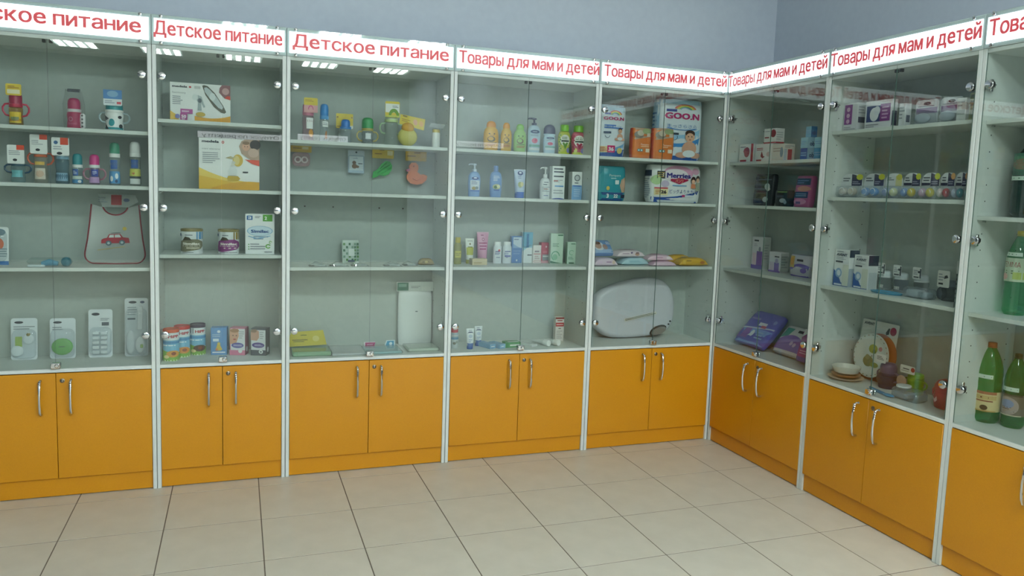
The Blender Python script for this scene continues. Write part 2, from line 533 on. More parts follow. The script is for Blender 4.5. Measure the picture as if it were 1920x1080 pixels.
def cabinet(label, loc, rz, w, shelves, sign, sx0, sx1, depth=.305, thick=.0175, label_sign=None):
    """origin on the floor at the left front corner, x runs along the front, y into the cabinet"""
    g = .001
    t = root('display_cabinet', label, 'cabinet', loc, rz, 'display cabinets along the two walls')
    a, b = g + thick, w - g - thick
    c = w / 2
    for x0, x1 in ((g, a), (b, w - g)):
        MB().box(x0, x1, 0, depth + .01, 0, ZH, M_WHITE, .0015).build('side_panel', t)
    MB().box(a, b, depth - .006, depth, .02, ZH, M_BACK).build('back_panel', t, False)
    MB().box(a, b, 0, depth - .006, ZL - .0165, ZL, M_WHITE, .0012).build('bottom_board', t)
    MB().box(a, b, .001, depth - .006, ZH - .0165, ZH - .0005, M_WHITE, .001).build('top_board', t)
    MB().box(a + .0005, b - .0005, .012, .03, .004, .088, M_YEL).build('plinth', t, False)
    for z in shelves:
        MB().box(a + .001, b - .001, .026, depth - .007, z - .0165, z, M_WHITE, .001).build('shelf', t)
    # lower doors
    for k in (0, 1):
        x0, x1 = (a + .0015, c - .0012) if k == 0 else (c + .0012, b - .0015)
        d = MB().box(x0, x1, -.002, .014, .0915, .5795, M_YEL, .001).build('door', t)
        child('handle', _handle, d, (c - .061 if k == 0 else c + .061, 0, .393))
        if k: child('lock', _lock, d, (c + .026, 0, .546))
    # glass doors
    for k in (0, 1):
        x0, x1 = (a + .002, c - .001) if k == 0 else (c + .001, b - .002)
        d = MB().box(x0, x1, 0, .0042, ZL + .003, ZH - .002, M_GLASS)
        d.mi[3] = d.mi[5] = d.mat(M_EDGE)        # polished edges of the pane read dark green
        d = d.build('glass_door', t, False)
        d['label'] = 'clear glass door'
        s = -1 if k == 0 else 1
        for z in (1.931, 1.335, .742):
            child('hinge', _hinge[s], d, (x0 + HG if k == 0 else x1 - HG, 0, z))
        if k == 0: child('glass_lock', _glock, d, (c + .002, 0, ZL))
    for x in (c - .013, c + .013): child('magnet_catch', _catch, t, (x, 0, ZH - .017))
    # shelf pins under every shelf, drilled hole rows on both inner faces
    for z in shelves:
        for y in (.06, .255):
            child('shelf_pin', _pin, t, (a, y, z - .0205))
    mb = MB()
    z = ZL + .12
    while z < 1.98:
        if all(abs(z - .0205 - s) > .03 for s in shelves):
            for y in (.06, .255):
                mb.lathe([(.0026, 0), (.0026, .0006)], M_DARK, 8, axis='x', off=(a, y, z))
                mb.lathe([(.0026, -.0006), (.0026, 0)], M_DARK, 8, axis='x', off=(b, y, z))
        z += .064
    o = mb.build('drilled_holes', t); o['kind'] = 'stuff'
    # light box with its sign
    h = MB().box(.0008, w - .0008, -.001, depth + .01, ZH + .0005, 2.2, M_FRAME, .0015).build('light_box', t)
    MB().box(.0115, w - .0095, -.0045, -.0012, 2.0845, 2.184, SIGN_FILM).build('sign_panel', h, False)
    mb = MB(); vs, fs, L = sign_text(sign)
    k = (sx1 - sx0) / L; kz = .0605 / .73
    for n, (dx, dz) in enumerate(((-.0018, -.0010), (.0018, -.0010), (-.0018, .0010), (.0018, .0010))):      # four passes give the bold weight
        mb.add([(sx0 + x * k + dx, -.0050 - n * .0002, 2.1135 + z * kz + dz) for x, z in vs], fs, RED_FILM)
    o = mb.build('lettering', h, False); o['label'] = 'red backlit lettering reading ' + sign
    MB().box(.002, w - .002, -.0095, -.0062, ZH + .003, 2.1985, clear('#f6fbfa', .05, .03, 1.45, '#ffffff')).build('acrylic_cover', h, False)
    for x in (.042, w - .042):
        for z in (2.0755, 2.1925): child('screw', _screw, h, (x, -.0095, z))
    return t

FOOD, KIDS = 'Детское питание', 'Товары для мам и детей'
# left to right along the back wall, then the right-hand run coming towards the camera
cabinet('white cabinet with yellow doors cut off by the left photo edge', (-3.883, 0, 0), 0, .8216, (1.68, 1.431, 1.056), FOOD, .030, .780)
cabinet('narrow white cabinet with yellow doors showing two breast pump boxes', (-3.0614, 0, 0), 0, .5838, (1.743, 1.428, 1.117), FOOD, .012, .563)
cabinet('white cabinet with yellow doors holding the duck teether and hanging cards', (-2.4776, 0, 0), 0, .8245, (1.68, 1.431, 1.057), FOOD, .028, .791)
cabinet('white cabinet with yellow doors holding the shampoo and lotion bottles', (-1.6531, 0, 0), 0, .8220, (1.68, 1.431, 1.058), KIDS, .023, .813)
cabinet('white cabinet with yellow doors holding the nappy packs beside the room corner', (-.8311, 0, 0), 0, .8311, (1.68, 1.431, 1.058), KIDS, .024, .813)
cabinet('white cabinet with yellow doors right of the corner holding black and purple pads', (0, 0, 0), -PI / 2, .8178, (1.68, 1.434, 1.057), KIDS, .006, .803)
cabinet('white cabinet with yellow doors holding the row of soothers and the picture plate', (0, -.8178, 0), -PI / 2, .8194, (1.808, 1.491, 1.056), KIDS, .012, .807)
cabinet('white cabinet with yellow doors cut off by the right photo edge', (0, -1.6372, 0), -PI / 2, .8190, (1.80, 1.43, 1.05), KIDS, .022, .807)

# lit prescription signs hung over the counter behind the photographer (seen mirrored in the panes)
M_GREY_TXT = glow('#3a444c', .1, '#303840')
for n, (x0, x1, z) in enumerate(((-3.12, -2.20, 1.955), (-2.04, -1.46, 1.985), (-.16, .50, 2.01))):
    o = root('hanging_sign', ('lit prescription sign behind the camera, left end of its row', 'lit prescription sign behind the camera, middle of its row', 'lit prescription sign behind the camera, right end of its row')[n], 'sign', ((x0 + x1) / 2, -5.5, z), 0, 'hanging prescription signs')
    w = x1 - x0
    MB().box(-w / 2, w / 2, -.04, .04, 0, .075, M_FRAME, .002).build('box', o)
    MB().box(-w / 2 + .004, w / 2 - .004, .0402, .042, .004, .071, glow('#f4f8ff', 3.0)).build('lit_panel', o)
    vs, fs, L = sign_text('Отпуск по рецепту'); k = (w * .9) / L
    MB().add([(w * .45 - x * k, .0428, .016 + y * .055) for x, y in vs], [f[::-1] for f in fs], M_GREY_TXT).build('lettering', o, False)
    for s in (-1, 1): MB().lathe([(.003, .075), (.003, CZ - z)], M_CHROME, 8, off=(s * w * .42, 0, 0)).build('rod', o)

# ---------------------------------------------------------------- goods: builders
# every builder returns the thing's root, standing on z=0 with its front towards -y
LEFT, RIGHT = 'left', 'right'
def place(name, label, cat, run, u, d, z, group=None, yaw=0.0, tilt=0.0):
    """u along the wall run, d depth behind the pane, z shelf height"""
    if run == LEFT: loc, rz = (u, d, z), 0.0
    else: loc, rz = (d, u, z), -PI / 2
    return root(name, label, cat, loc, rz + R(yaw), group, R(tilt))

PACK = .35     # gloss of printed card
FILM = .25     # gloss of plastic film

def carton(at, w, h, dp, body, pr=(), sidepr=(), side_l=(), top=(), rough=PACK, name='carton', cat='box'):
    t = place(name, *at) if not isinstance(at, bpy.types.Object) else at
    MB().box(-w / 2, w / 2, -dp / 2, dp / 2, 0, h, col(body, rough), .0012).build('box_body', t)
    if pr: prints('front_print', t, flat(w, h, -dp / 2), pr)
    if sidepr: prints('side_print', t, side(dp, h, w / 2), sidepr)
    if side_l: prints('side_print', t, side(dp, h, -w / 2, -1), side_l)
    if top: prints('top_print', t, lying(w, dp, h), top)
    return t

def turned(t, part, prof, c, sq=1.0, n=22, rough=.3, m=None, cx=0, cy=0):
    return MB().lathe(prof, m or col(c, rough), n, sq, cx, cy).build(part, t)

def bottle(at, w, h, body, cap, capw, caph, sq=.6, pr=(), shape='oval', band=None, span=130, m=None, capm=None, name='bottle', cat='bottle', dome=False, z0=.12, z1=.75):
    """bottle of a care product: body, cap, wrapped print"""
    t = place(name, *at); r = w / 2; hb = h - caph; cr = capw / 2
    if shape == 'oval':
        prof = [(r * .82, 0), (r * .90, .004), (r * .97, hb * .25), (r, hb * .55), (r * .97, hb * .76), (r * .84, hb * .9), (max(cr * 1.02, r * .62), hb * .965), (cr * .95, hb)]
    elif shape == 'straight':
        prof = [(r * .94, 0), (r, .004), (r, hb * .86), (r * .93, hb * .93), (max(cr * .98, r * .6), hb * .985), (cr * .95, hb)]
    else:
        prof = [(r * .86, 0), (r * .9, .004), (r * .84, hb * .3), (r, hb * .62), (r * .98, hb * .82), (r * .8, hb * .95), (cr * .95, hb)]
    turned(t, 'bottle_body', prof, body, sq, m=m)
    csq = sq if dome or capw > w * .7 else 1.0
    if dome: cp = [(cr, 0), (cr, caph * .35), (cr * .93, caph * .62), (cr * .72, caph * .85), (cr * .4, caph * .97), (cr * .1, caph)]
    else: cp = [(cr, 0), (cr, caph * .85), (cr * .9, caph)]
    turned(t, 'cap', [(a, hb + b) for a, b in cp], cap, csq, m=capm)
    if pr: prints('label_print', t, around(rprof(prof), h * z0, h * z1, span, sq), pr)
    return t

def pump(at, w, h, body, pumpc, pr=(), sq=.6, hb=.72, left=True, span=130, name='pump_bottle'):
    t = place(name, *at); r = w / 2; b = h * hb
    prof = [(r * .86, 0), (r * .92, .004), (r * .96, b * .3), (r, b * .6), (r * .95, b * .82), (r * .7, b * .95), (r * .36, b)]
    turned(t, 'bottle_body', prof, body, sq)
    m = col(pumpc, .35); x = (h - b)
    mb = MB().lathe([(r * .36, b), (r * .36, b + x * .3), (r * .26, b + x * .34), (r * .14, b + x * .36), (r * .14, b + x * .8)], m, 14)
    s = -1 if left else 1
    mb.lathe([(r * .3, b + x * .78), (r * .34, b + x * .82), (r * .32, b + x * .97), (r * .2, h)], m, 12)
    mb.tube([(0, 0, h - x * .08), (s * r * .5, 0, h - x * .07), (s * r * .85, 0, h - x * .1), (s * r * .95, 0, h - x * .22)], [r * .14, r * .12, r * .1, r * .08], m, 8)
    mb.build('pump', t)
    if pr: prints('label_print', t, around(rprof(prof), h * .05, b * .9, span, sq), pr)
    return t

def tube_pack(at, w, h, body, cap, pr=(), caph=.16, capw=.75, crimp=None, name='tube'):
    """squeeze tube standing on its cap, flat crimp at the top"""
    t = place(name, *at); c = h * caph; r = w * capw / 2
    turned(t, 'cap', [(r * .95, 0), (r, .003), (r * .97, c)], cap, .9)
    rings = []; prof = []
    n = 24
    for k in range(9):
        q = k / 8; z = c + (h - c) * q
        a = r * 1.0 + (w / 2 - r) * min(1, q * 1.05); b = r * .95 * (1 - q ** 1.3) + .0012
        rings.append([(a * math.cos(2 * PI * i / n), b * math.sin(2 * PI * i / n), z) for i in range(n)])
    MB().loft(rings, col(body, .35)).build('tube_body', t)
    if crimp: MB().box(-w / 2, w / 2, -.0016, .0016, h - .008, h, col(crimp, .4)).build('crimp', t)
    def f(u, v, e):
        q = v; z = c + (h - c) * q
        a = r + (w / 2 - r) * min(1, q * 1.05); b = r * .95 * (1 - q ** 1.3) + .0012
        x = (u - .5) * 2 * a * .96; s = math.sqrt(max(0, 1 - (x / a) ** 2))
        return (x, -b * s - e - .0004, z)
    if pr: prints('label_print', t, (f, w, h - c, True), pr)
    return t

def pouch(at, w, h, dp, body, pr=(), sidepr=(), name='nappy_pack', cat='pack', rough=FILM, gus=.0, m=None, topc=None, p=3.2):
    """soft film pack: bulging front, pinched edges, folded top"""
    t = place(name, *at)
    N, K = 28, 9
    def half(v):      # half width and half depth at height v
        e = 1 - abs(2 * v - 1) ** 6
        return w / 2 * (.955 + .045 * e), dp / 2 * (.80 + .20 * e)
    def pt(a, v):
        hw, hd = half(v); ca, sa = math.cos(a), math.sin(a)
        k = (abs(ca) ** p + abs(sa) ** p) ** (-1 / p)
        wob = 1 + .012 * math.sin(5 * a + 9 * v) * math.sin(7 * v + a)
        return hw * ca * k, hd * sa * k * wob
    rings = []
    for k in range(K + 1):
        v = k / K; z = h * v
        rings.append([pt(2 * PI * i / N, v) + (z,) for i in range(N)])
    def shrink(r, s, z): return [(x * s, y * s * .9, z) for x, y, _ in r]
    rings = [shrink(rings[0], .93, -.0 + .0)] + [[(x, y, max(z, h * .012)) for x, y, z in rings[0]]] + rings[1:-1] + [[(x, y, h * .985) for x, y, z in rings[-1]], shrink(rings[-1], .95, h)]
    MB().loft(rings, m or col(body, rough)).build('pack_body', t)
    if gus: MB().box(-w * .47, w * .47, -.0015, .0015, h - .002, h + gus, col(topc or body, rough), .001).build('top_seam', t)
    def f(u, v, e):
        hw, hd = half(v); x = (u - .5) * 2 * hw * .97; q = min(.999, abs(x / hw))
        y = hd * (1 - q ** p) ** (1 / p)
        return (x, -y * (1 + .012) - e - .0008, h * (.01 + .98 * v))
    if pr: prints('front_print', t, (f, w, h, True), pr, rough)
    if sidepr:
        def g(u, v, e):
            hw, hd = half(v); y = (u - .5) * 2 * hd * .8; q = min(.999, abs(y / hd))
            return (-(hw * (1 - q ** p) ** (1 / p)) - e - .0012, -y, h * (.01 + .98 * v))
        prints('side_print', t, (g, dp, h), sidepr, rough)
    return t

def wipes(at, w, dp, h, body, pr=(), top=(), lid=None, name='wipes_pack'):
    """flat pillow pack lying on the shelf, pinched end seams left and right"""
    t = place(name, *at); n = 16; rings = []
    for k in range(11):
        q = k / 10; x = -w / 2 + w * q; s = max(.06, 1 - abs(2 * q - 1) ** 5)
        rings.append([(x, dp / 2 * (.9 + .1 * s) * sgnp(math.cos(2 * PI * i / n)), h / 2 + h / 2 * s * sgnp(math.sin(2 * PI * i / n))) for i in range(n)])
    rings = [[p for p in r] for r in rings]
    for r in rings:
        lo = min(p[2] for p in r)
        for i, p in enumerate(r): r[i] = (p[0], p[1], p[2] - (lo if abs(p[0]) < w * .35 else lo * .7))
    MB().loft(rings, col(body, FILM)).build('pack_body', t)
    if lid: MB().box(-w * .2, w * .2, -dp * .28, dp * .28, h * .985, h * 1.0 + .006, col(lid, .3), .003).build('lid', t)
    def f(u, v, e): return ((u - .5) * w * .8, -dp / 2 - e - .001, h * (.2 + .6 * v))
    if pr: prints('front_print', t, (f, w * .8, h * .6), pr, FILM)
    if top: prints('top_print', t, lying(w * .74, dp * .7, h + .0012), top, FILM)
    return t
def sgnp(c, p=.55): return math.copysign(abs(c) ** p, c)

def can(at, r, h, body, lid, pr=(), lidh=.012, rim='#b9a878', span=170, lidm=None, name='tin'):
    t = place(name, *at)
    prof = [(r * .985, 0), (r, .003), (r, h - lidh)]
    turned(t, 'tin_body', prof, body, n=28)
    mb = MB().lathe([(r * 1.02, h - lidh), (r * 1.035, h - lidh + .002), (r * 1.035, h - .003), (r * 1.0, h), (r * .93, h), (r * .92, h - .003)], lidm or col(lid, .3), 28)
    mb.build('lid', t)
    if pr: prints('label_print', t, around(lambda z: r, .002, h - lidh - .001, span), pr)
    return t

def rr(w, h, r, x=0.0, z=0.0, n=5, top=True, bottom=True):
    """rounded rectangle outline"""
    pts = []
    for cx, cz, a0, on in ((x + w / 2 - r, z + h - r, 0, top), (x - w / 2 + r, z + h - r, 90, top), (x - w / 2 + r, z + r, 180, bottom), (x + w / 2 - r, z + r, 270, bottom)):
        if not on:
            pts.append((cx + (r if a0 in (0, 270) else -r), cz + (r if a0 in (0, 90) else -r))); continue
        for k in range(n + 1):
            a = R(a0 + 90 * k / n); pts.append((cx + r * math.cos(a), cz + r * math.sin(a)))
    return pts

CLEAR = clear('#f2f6f6', .10, .06, 1.45, '#e6eef2')
BLIST = clear('#fafcfd', .08, .06, 1.5, '#eef4f8')

def blister(at, w, h, dp, card, pr=(), bub=(0.5, .30, .8, .5), content=(), name='blister_pack', cat='pack', rad=.012, cardm=None, bubm=None, hook=True):
    """printed card with a clear bubble; content = builder callbacks adding parts inside"""
    t = place(name, *at)
    pts = rr(w, h, rad)
    MB().prism(pts, -.0008, .0008, cardm or col(card, .4)).build('card', t)
    if pr: prints('card_print', t, flat(w, h, -.0008), pr)
    u, v, bw, bh = bub
    x, z, W, H = (u - .5) * w, (v - bh / 2) * h, bw * w, bh * h
    o = rr(W, H, min(W, H) * .25, x, z)
    cxx, czz = x, z + H / 2
    rings = []
    for k, (s, y) in enumerate(((1, -.001), (.97, -dp * .55), (.9, -dp * .88), (.72, -dp))):
        rings.append([(cxx + (a - cxx) * s, y, czz + (b - czz) * s) for a, b in o][::-1])
    MB().loft(rings, bubm or BLIST).build('clear_bubble', t)
    for c in content: c(t, w, h, dp)
    return t

def ball_in(name, u, v, ru, rv, c, dy=.5, depth=.6):
    def f(t, w, h, dp): MB().ball(((u - .5) * w, -dp * dy, v * h), ru * w, dp * depth / 2, rv * h, col(c, .4)).build(name, t)
    return f
def box_in(name, u0, v0, u1, v1, c, dy=.5, depth=.5):
    def f(t, w, h, dp): MB().box((u0 - .5) * w, (u1 - .5) * w, -dp * (dy + depth / 2), -dp * (dy - depth / 2), v0 * h, v1 * h, col(c, .4), .002).build(name, t)
    return f
def ring_in(name, u, v, r, th, c, dy=.5, sx=1.0):
    def f(t, w, h, dp):
        n = 20
        MB().tube([((u - .5) * w + r * w * sx * math.cos(2 * PI * i / n), -dp * dy, v * h + r * w * math.sin(2 * PI * i / n)) for i in range(n)], th, col(c, .35), 8, True).build(name, t)
    return f

def lighter(h):
    return '#' + ''.join('%02x' % int(255 - (255 - int(h[i:i + 2], 16)) * .45) for i in (1, 3, 5))

def loop_handles(t, w, z, hgt, c, out=.022, th=.0042):
    """pair of side handles"""
    for s in (-1, 1):
        pts = [(s * w * .42, 0, z + hgt), (s * (w * .5 + out * .6), 0, z + hgt * .96), (s * (w * .5 + out), 0, z + hgt * .72), (s * (w * .5 + out), 0, z + hgt * .4), (s * (w * .5 + out * .55), 0, z + hgt * .1), (s * w * .42, 0, z)]
        MB().tube(pts, th, col(c, .35), 8).build('handle', t)

def feeder(at, w, h, body, collar, cap, capfrac=.33, pr=(), handles=None, milk=None, m=None, capm=None, card=None, cardpr=(), hz=.28, name='baby_bottle', capdome=True, sq=1.0, capw=.9):
    """baby bottle: body, collar, domed cap, optional side handles and hang card"""
    t = place(name, *at); r = w / 2
    hc = h * capfrac; hb = h - hc
    prof = [(r * .9, 0), (r * .97, .004), (r * .97, hb * .3), (r * .88, hb * .5), (r * .97, hb * .72), (r * .97, hb * .86), (r * .8, hb * .96), (r * .8, hb)]
    turned(t, 'bottle_body', prof, body, sq, m=m or clear(lighter(body), .14, .08, 1.45, body))
    turned(t, 'collar', [(r * .93, hb * .93), (r * .95, hb * .94), (r * .95, hb + hc * .12), (r * .88, hb + hc * .14)], collar, sq)
    k = r * capw; b = hb + hc * .12
    cp = [(k, b), (k, b + (h - b) * .55), (k * .93, b + (h - b) * .78), (k * .7, b + (h - b) * .94), (k * .3, h)] if capdome else [(k, b), (k * .97, h - .004), (k * .9, h)]
    turned(t, 'cap', cp, cap, sq, m=capm)
    if handles: loop_handles(t, w, h * hz, h * .36, handles)
    if pr: prints('label_print', t, around(rprof(prof), hb * .06, hb * .84, 140, sq), pr)
    if card:
        u, v, cw, chh, cc = card
        MB().prism(rr(cw, chh, .006, u, v), -r - .004, -r - .0028, col(cc, .4)).build('card', t)
        if cardpr: prints('card_print', t, flat(cw, chh, -r - .004, u, v), cardpr)
    return t

# ---------------------------------------------------------------- goods: left run
def L(label, cat, u, d, z, group=None, yaw=0, tilt=0): return (label, cat, LEFT, u, d, z + .0004, group, yaw, tilt)
def Q(label, cat, u, d, z, group=None, yaw=0, tilt=0): return (label, cat, RIGHT, u, d, z + .0004, group, yaw, tilt)
WH, SK = '#eef1f0', '#d9a68c'
TXT = '#5b6066'

# first cabinet from the left, top shelf
feeder(L('yellow carded drinking bottle with two pink handles on a top shelf', 'bottle', -3.623, .125, 1.68), .056, .150, '#d9a24a', '#c23a55', '#b03a58', .42, handles='#c4324f', pr=[('r', .1, .1, .9, .8, '#e8c63c'), ('e', .5, .42, .26, .2, '#7f8a5a'), ('x', .2, .2, .8, .3, 2, '#b04a3a')],
       card=(0, .13, .060, .050, '#e8c84a'), cardpr=[('r', .1, .15, .9, .5, '#f0e8c8'), ('x', .15, .6, .85, .85, 2, '#a06a3a')], name='drinking_bottle')
t = feeder(L('magenta drinking bottle with white collar in clear wrap', 'bottle', -3.395, .125, 1.68), .062, .138, '#c2185e', '#f0e8ec', '#c41c64', .42, pr=[('o', .35, .6, .13, .16, .25, 0, 360, '#e89ab8'), ('x', .2, .2, .7, .35, 2, '#e06a98')], m=col('#c01a5c', .3), name='drinking_bottle', capw=.84)
MB().box(.024, .046, -.02, .0, .004, .07, col('#f4f2f4', .4), .006).build('spout_cover', t)
mb = MB()
for k in range(4): mb.lathe([(.004, -.0206), (.004, -.0216)], M_DARK, 8, axis='y', off=(.035, 0, .012 + k * .016))
o = mb.build('cover_dots', t); o['kind'] = 'stuff'
MB().loft([[(s * x, y, z) for x, y in ((-.037, -.036), (.037, -.036), (.037, .036), (-.037, .036))] for s, z in ((1, .001), (1.05, .11), (.8, .155), (.72, .172))], clear('#f4f4f4', .03, .1), caps=False).build('clear_wrap', t)
MB().box(-.026, .026, -.002, .002, .165, .178, col('#2c2f3c', .4), .002).build('hook', t)
t = feeder(L('white drinking bottle with black and teal cow patches and blue card', 'bottle', -3.232, .125, 1.68), .080, .128, '#f2f2f0', '#f2f2f0', '#2f98a0', .30, m=col('#eef0f0', .35), handles='#a8bcc2',
           pr=[('r', 0, 0, 1, .14, '#2f9aa2'), ('e', .42, .45, .14, .24, '#2c9aa4'), ('p', [(.0, .95), (.3, .7), (.14, .6), (0, .62)], '#22262e'), ('p', [(.02, .5), (.16, .3), (.3, .02), (.12, .02)], '#22262e'), ('e', .84, .22, .1, .14, '#20242c'), ('e', .8, .8, .1, .1, '#20242c')],
           card=(0, .112, .076, .070, '#e8eef4'), cardpr=[('r', 0, .42, 1, 1, '#4f86c4'), ('e', .5, .74, .3, .2, '#8fb8dc'), ('r', .72, .1, .95, .25, '#d05060'), ('x', .08, .12, .6, .34, 2, '#98a0b0')], name='drinking_bottle')
# second shelf
CARD = [('r', .55, .74, 1, 1, '#d8482c'), ('x', .1, .45, .75, .72, 3, '#a8adb5'), ('e', .45, .2, .13, .07, '#2a2f3a')]
feeder(L('clear bottle with teal blue handles under a white card, leftmost below', 'bottle', -3.623, .13, 1.431, 'carded baby bottles'), .058, .100, '#b9d6dc', '#2f5a70', '#cfe0e4', .22, handles='#2f5670', hz=.42, pr=[('r', .15, .3, .85, .8, '#74b8c0')], card=(0, .082, .066, .082, WH), cardpr=CARD)
feeder(L('clear bottle with orange handles under a tall white card', 'bottle', -3.534, .13, 1.431, 'carded baby bottles'), .056, .142, '#e6e0d4', '#cf6a44', '#d8d8d4', .12, handles='#cf6442', hz=.58, pr=[('r', .15, .1, .85, .6, '#e0d6c8'), ('e', .5, .35, .25, .16, '#d8b8a0'), ('r', .2, .75, .8, .9, '#e0b85a')], card=(0, .130, .068, .085, WH), cardpr=CARD)
feeder(L('pale blue bottle under a white card beside the orange-handled one', 'bottle', -3.449, .13, 1.431, 'carded baby bottles'), .058, .140, '#8fb4c4', '#7fa6ba', '#a4c0cc', .15, pr=[('r', .1, .05, .9, .45, '#86a8c0')], card=(0, .126, .070, .080, WH), cardpr=[('r', .5, .6, .95, 1, '#d8482c'), ('e', .25, .72, .12, .1, '#3a6aa0'), ('x', .1, .3, .6, .55, 2, '#a8adb5'), ('e', .45, .12, .16, .08, '#2a2f3a')])
SM = [('r', .1, .55, .6, 1, '#2f5ea8'), ('x', .2, .62, .5, .9, 3, '#d8e4f4'), ('r', .05, .28, .95, .5, '#c8d8d0'), ('r', 0, 0, 1, .25, '#4a8fc0'), ('e', .7, .12, .14, .1, WH)]
feeder(L('small bottle with a teal cap standing left of the pink one', 'bottle', -3.388, .13, 1.431, 'small printed baby bottles'), .045, .139, '#cfe2e8', WH, '#2a8f98', .42, pr=SM)
feeder(L('small bottle with a pink cap and faint pink handles', 'bottle', -3.319, .13, 1.431, 'small printed baby bottles'), .046, .138, '#d8b8d8', WH, '#cf3a86', .40, handles='#b07888', hz=.16, pr=[('r', .3, .5, .85, 1, '#3a4a9c'), ('x', .4, .6, .75, .9, 3, '#d8dcf4'), ('r', .05, .05, .95, .45, '#c8a0d0')])
feeder(L('tall bottle with green and white cap and blue animal print', 'bottle', -3.235, .13, 1.431, 'small printed baby bottles'), .048, .197, '#d8e6ea', WH, '#3d8a70', .30, pr=[('r', .2, .62, .75, 1, '#2f5ea8'), ('r', 0, 0, 1, .52, '#5a9cd0'), ('e', .3, .2, .12, .12, WH), ('e', .68, .32, .12, .12, '#e8f0f4'), ('e', .65, .1, .1, .07, '#223a60')])
feeder(L('tall bottle with white cap and yellow animal print', 'bottle', -3.149, .13, 1.431, 'small printed baby bottles'), .050, .206, '#dfe8e4', WH, '#e4e8e8', .30, pr=[('r', .2, .66, .75, 1, '#2f5ea8'), ('r', 0, .32, 1, .62, '#d8d868'), ('e', .4, .47, .12, .08, '#c05a40'), ('r', 0, .24, 1, .32, '#3a4a50'), ('r', .1, 0, .9, .22, WH)])
# third shelf
blister(L('white blister pack with an orange fruit picture at the left photo edge', 'pack', -3.735, .15, 1.056, None, 0, -6), .118, .172, .02, '#e8ecec', [('e', .62, .55, .22, .17, '#e0642c'), ('e', .7, .86, .2, .09, '#6f8a98'), ('r', 0, 0, 1, .10, '#3a78b8'), ('x', .7, .2, .95, .45, 4, '#7f9098')], (.5, .5, .9, .85))
t = place('spoon_pack', *L('blue feeding spoon in clear wrap lying on a shelf', 'spoon', -3.500, .075, 1.056))
MB().box(-.085, -.015, -.018, .018, 0, .010, col('#d8e4e8', .4), .004).build('label_card', t)
MB().tube([(-.03, 0, .012), (.0, 0, .02), (.035, 0, .014)], [.011, .016, .010], col('#5aa6cc', .3), 10).build('spoon_handle', t)
MB().ball((.067, 0, .022), .022, .018, .022, col('#2f7f98', .3)).build('spoon_bowl', t)
MB().lathe([(.005, -.088), (.021, -.07), (.022, 0), (.024, .08), (.005, .092)], clear('#f0f6f6', .03, .08), 10, axis='x', off=(0, 0, .0225), sq=.9).build('clear_wrap', t)

def bib():
    t = place('baby_bib', *L('clear plastic baby bib with red edging and a red car print', 'bib', -3.248, .185, 1.056, None, 0, -8))
    def arc(cx, cz, rx, rz, a0, a1, n=10): return [(cx + rx * math.cos(R(a0 + (a1 - a0) * i / n)), cz + rz * math.sin(R(a0 + (a1 - a0) * i / n))) for i in range(n + 1)]
    left = [(-.102, .285), (-.109, .20), (-.118, .12), (-.128, .06)] + arc(-.088, .046, .041, .042, 180, 262, 8)
    out = left + [(0, .002)] + [(-x, z) for x, z in left[::-1]]
    neck = arc(0, .285, .055, .050, 345, 195, 12)
    MB().prism((out + neck)[::-1], -.0008, .0008, clear('#fafafa', .14, .15, 1.4, '#eef0f0')).build('bib_sheet', t)
    red = col('#8e2434', .5)
    MB().tube([(x, -.001, z) for x, z in out], .0032, red, 6).build('edging', t)
    MB().tube([(x, -.001, z) for x, z in neck], .0032, red, 6).build('neck_edging', t)
    f = (lambda u, v, e: ((u - .5) * .25, -.001 - e, v * .34)), .25, .34
    prints('car_print', t, f, [('p', [(.26, .29), (.26, .34), (.30, .36), (.36, .37), (.39, .42), (.58, .43), (.63, .38), (.73, .37), (.75, .30)], '#a01c30'), ('p', [(.385, .372), (.405, .41), (.475, .413), (.475, .374)], '#cfd8d8'), ('p', [(.49, .374), (.49, .413), (.57, .418), (.6, .378)], '#cfd8d8'),
        ('e', .385, .295, .05, .036, '#4c6470'), ('e', .385, .295, .025, .018, '#a8b4b8'), ('e', .615, .305, .05, .036, '#4c6470'), ('e', .615, .305, .025, .018, '#a8b4b8'), ('p', [(.42, .432), (.58, .44), (.6, .447), (.44, .44)], '#28303a'), ('e', .66, .50, .035, .026, '#c8b04a'), ('p', [(.2, .20), (.5, .235), (.66, .25), (.66, .243), (.5, .228), (.2, .192)], '#b8a050')])
    MB().prism([(-.075, .335), (-.055, .272), (.055, .272), (.10, .30), (.085, .335)], -.0035, -.002, clear('#f4f6f6', .25, .1, 1.45, '#e2e8e8')).build('header_card', t)
    prints('header_print', t, flat(.15, .06, -.0036, 0, .274), [('r', .38, .15, .68, .95, '#a82c30'), ('e', .82, .55, .09, .14, '#4a5a78'), ('x', .02, .3, .3, .8, 3, '#8a949a')])
bib()
# bottom boards: clear blister packs of feeding accessories
CB = '#dbe2e8'
LOGO = ('e', .3, .90, .17, .030, '#27303f')
blister(L('clear blister pack with white discs and a green strip, leftmost on the bottom', 'pack', -3.644, .225, .6, 'clear blister packs of feeding accessories', 0, -5), .108, .196, .024, CB, [LOGO, ('x', .1, .72, .9, .82, 2, '#8a949c'), ('r', .16, .32, .42, .56, '#9ab83a')], (.5, .38, .92, .70), [ball_in('disc', .68, .50, .22, .13, '#dfe6ea'), ball_in('disc', .25, .22, .24, .13, '#dfe6ea'), ball_in('knob', .68, .60, .09, .05, '#9a8a4a')])
blister(L('clear blister pack with a round green bowl lid inside', 'pack', -3.485, .225, .6, 'clear blister packs of feeding accessories', 0, -5), .108, .192, .026, CB, [LOGO, ('x', .1, .70, .5, .8, 2, '#8a949c')], (.5, .38, .94, .72), [ball_in('green_lid', .5, .30, .42, .21, '#55a83c'), box_in('label_strip', .38, .295, .62, .315, '#3a5a38', .85, .1)])
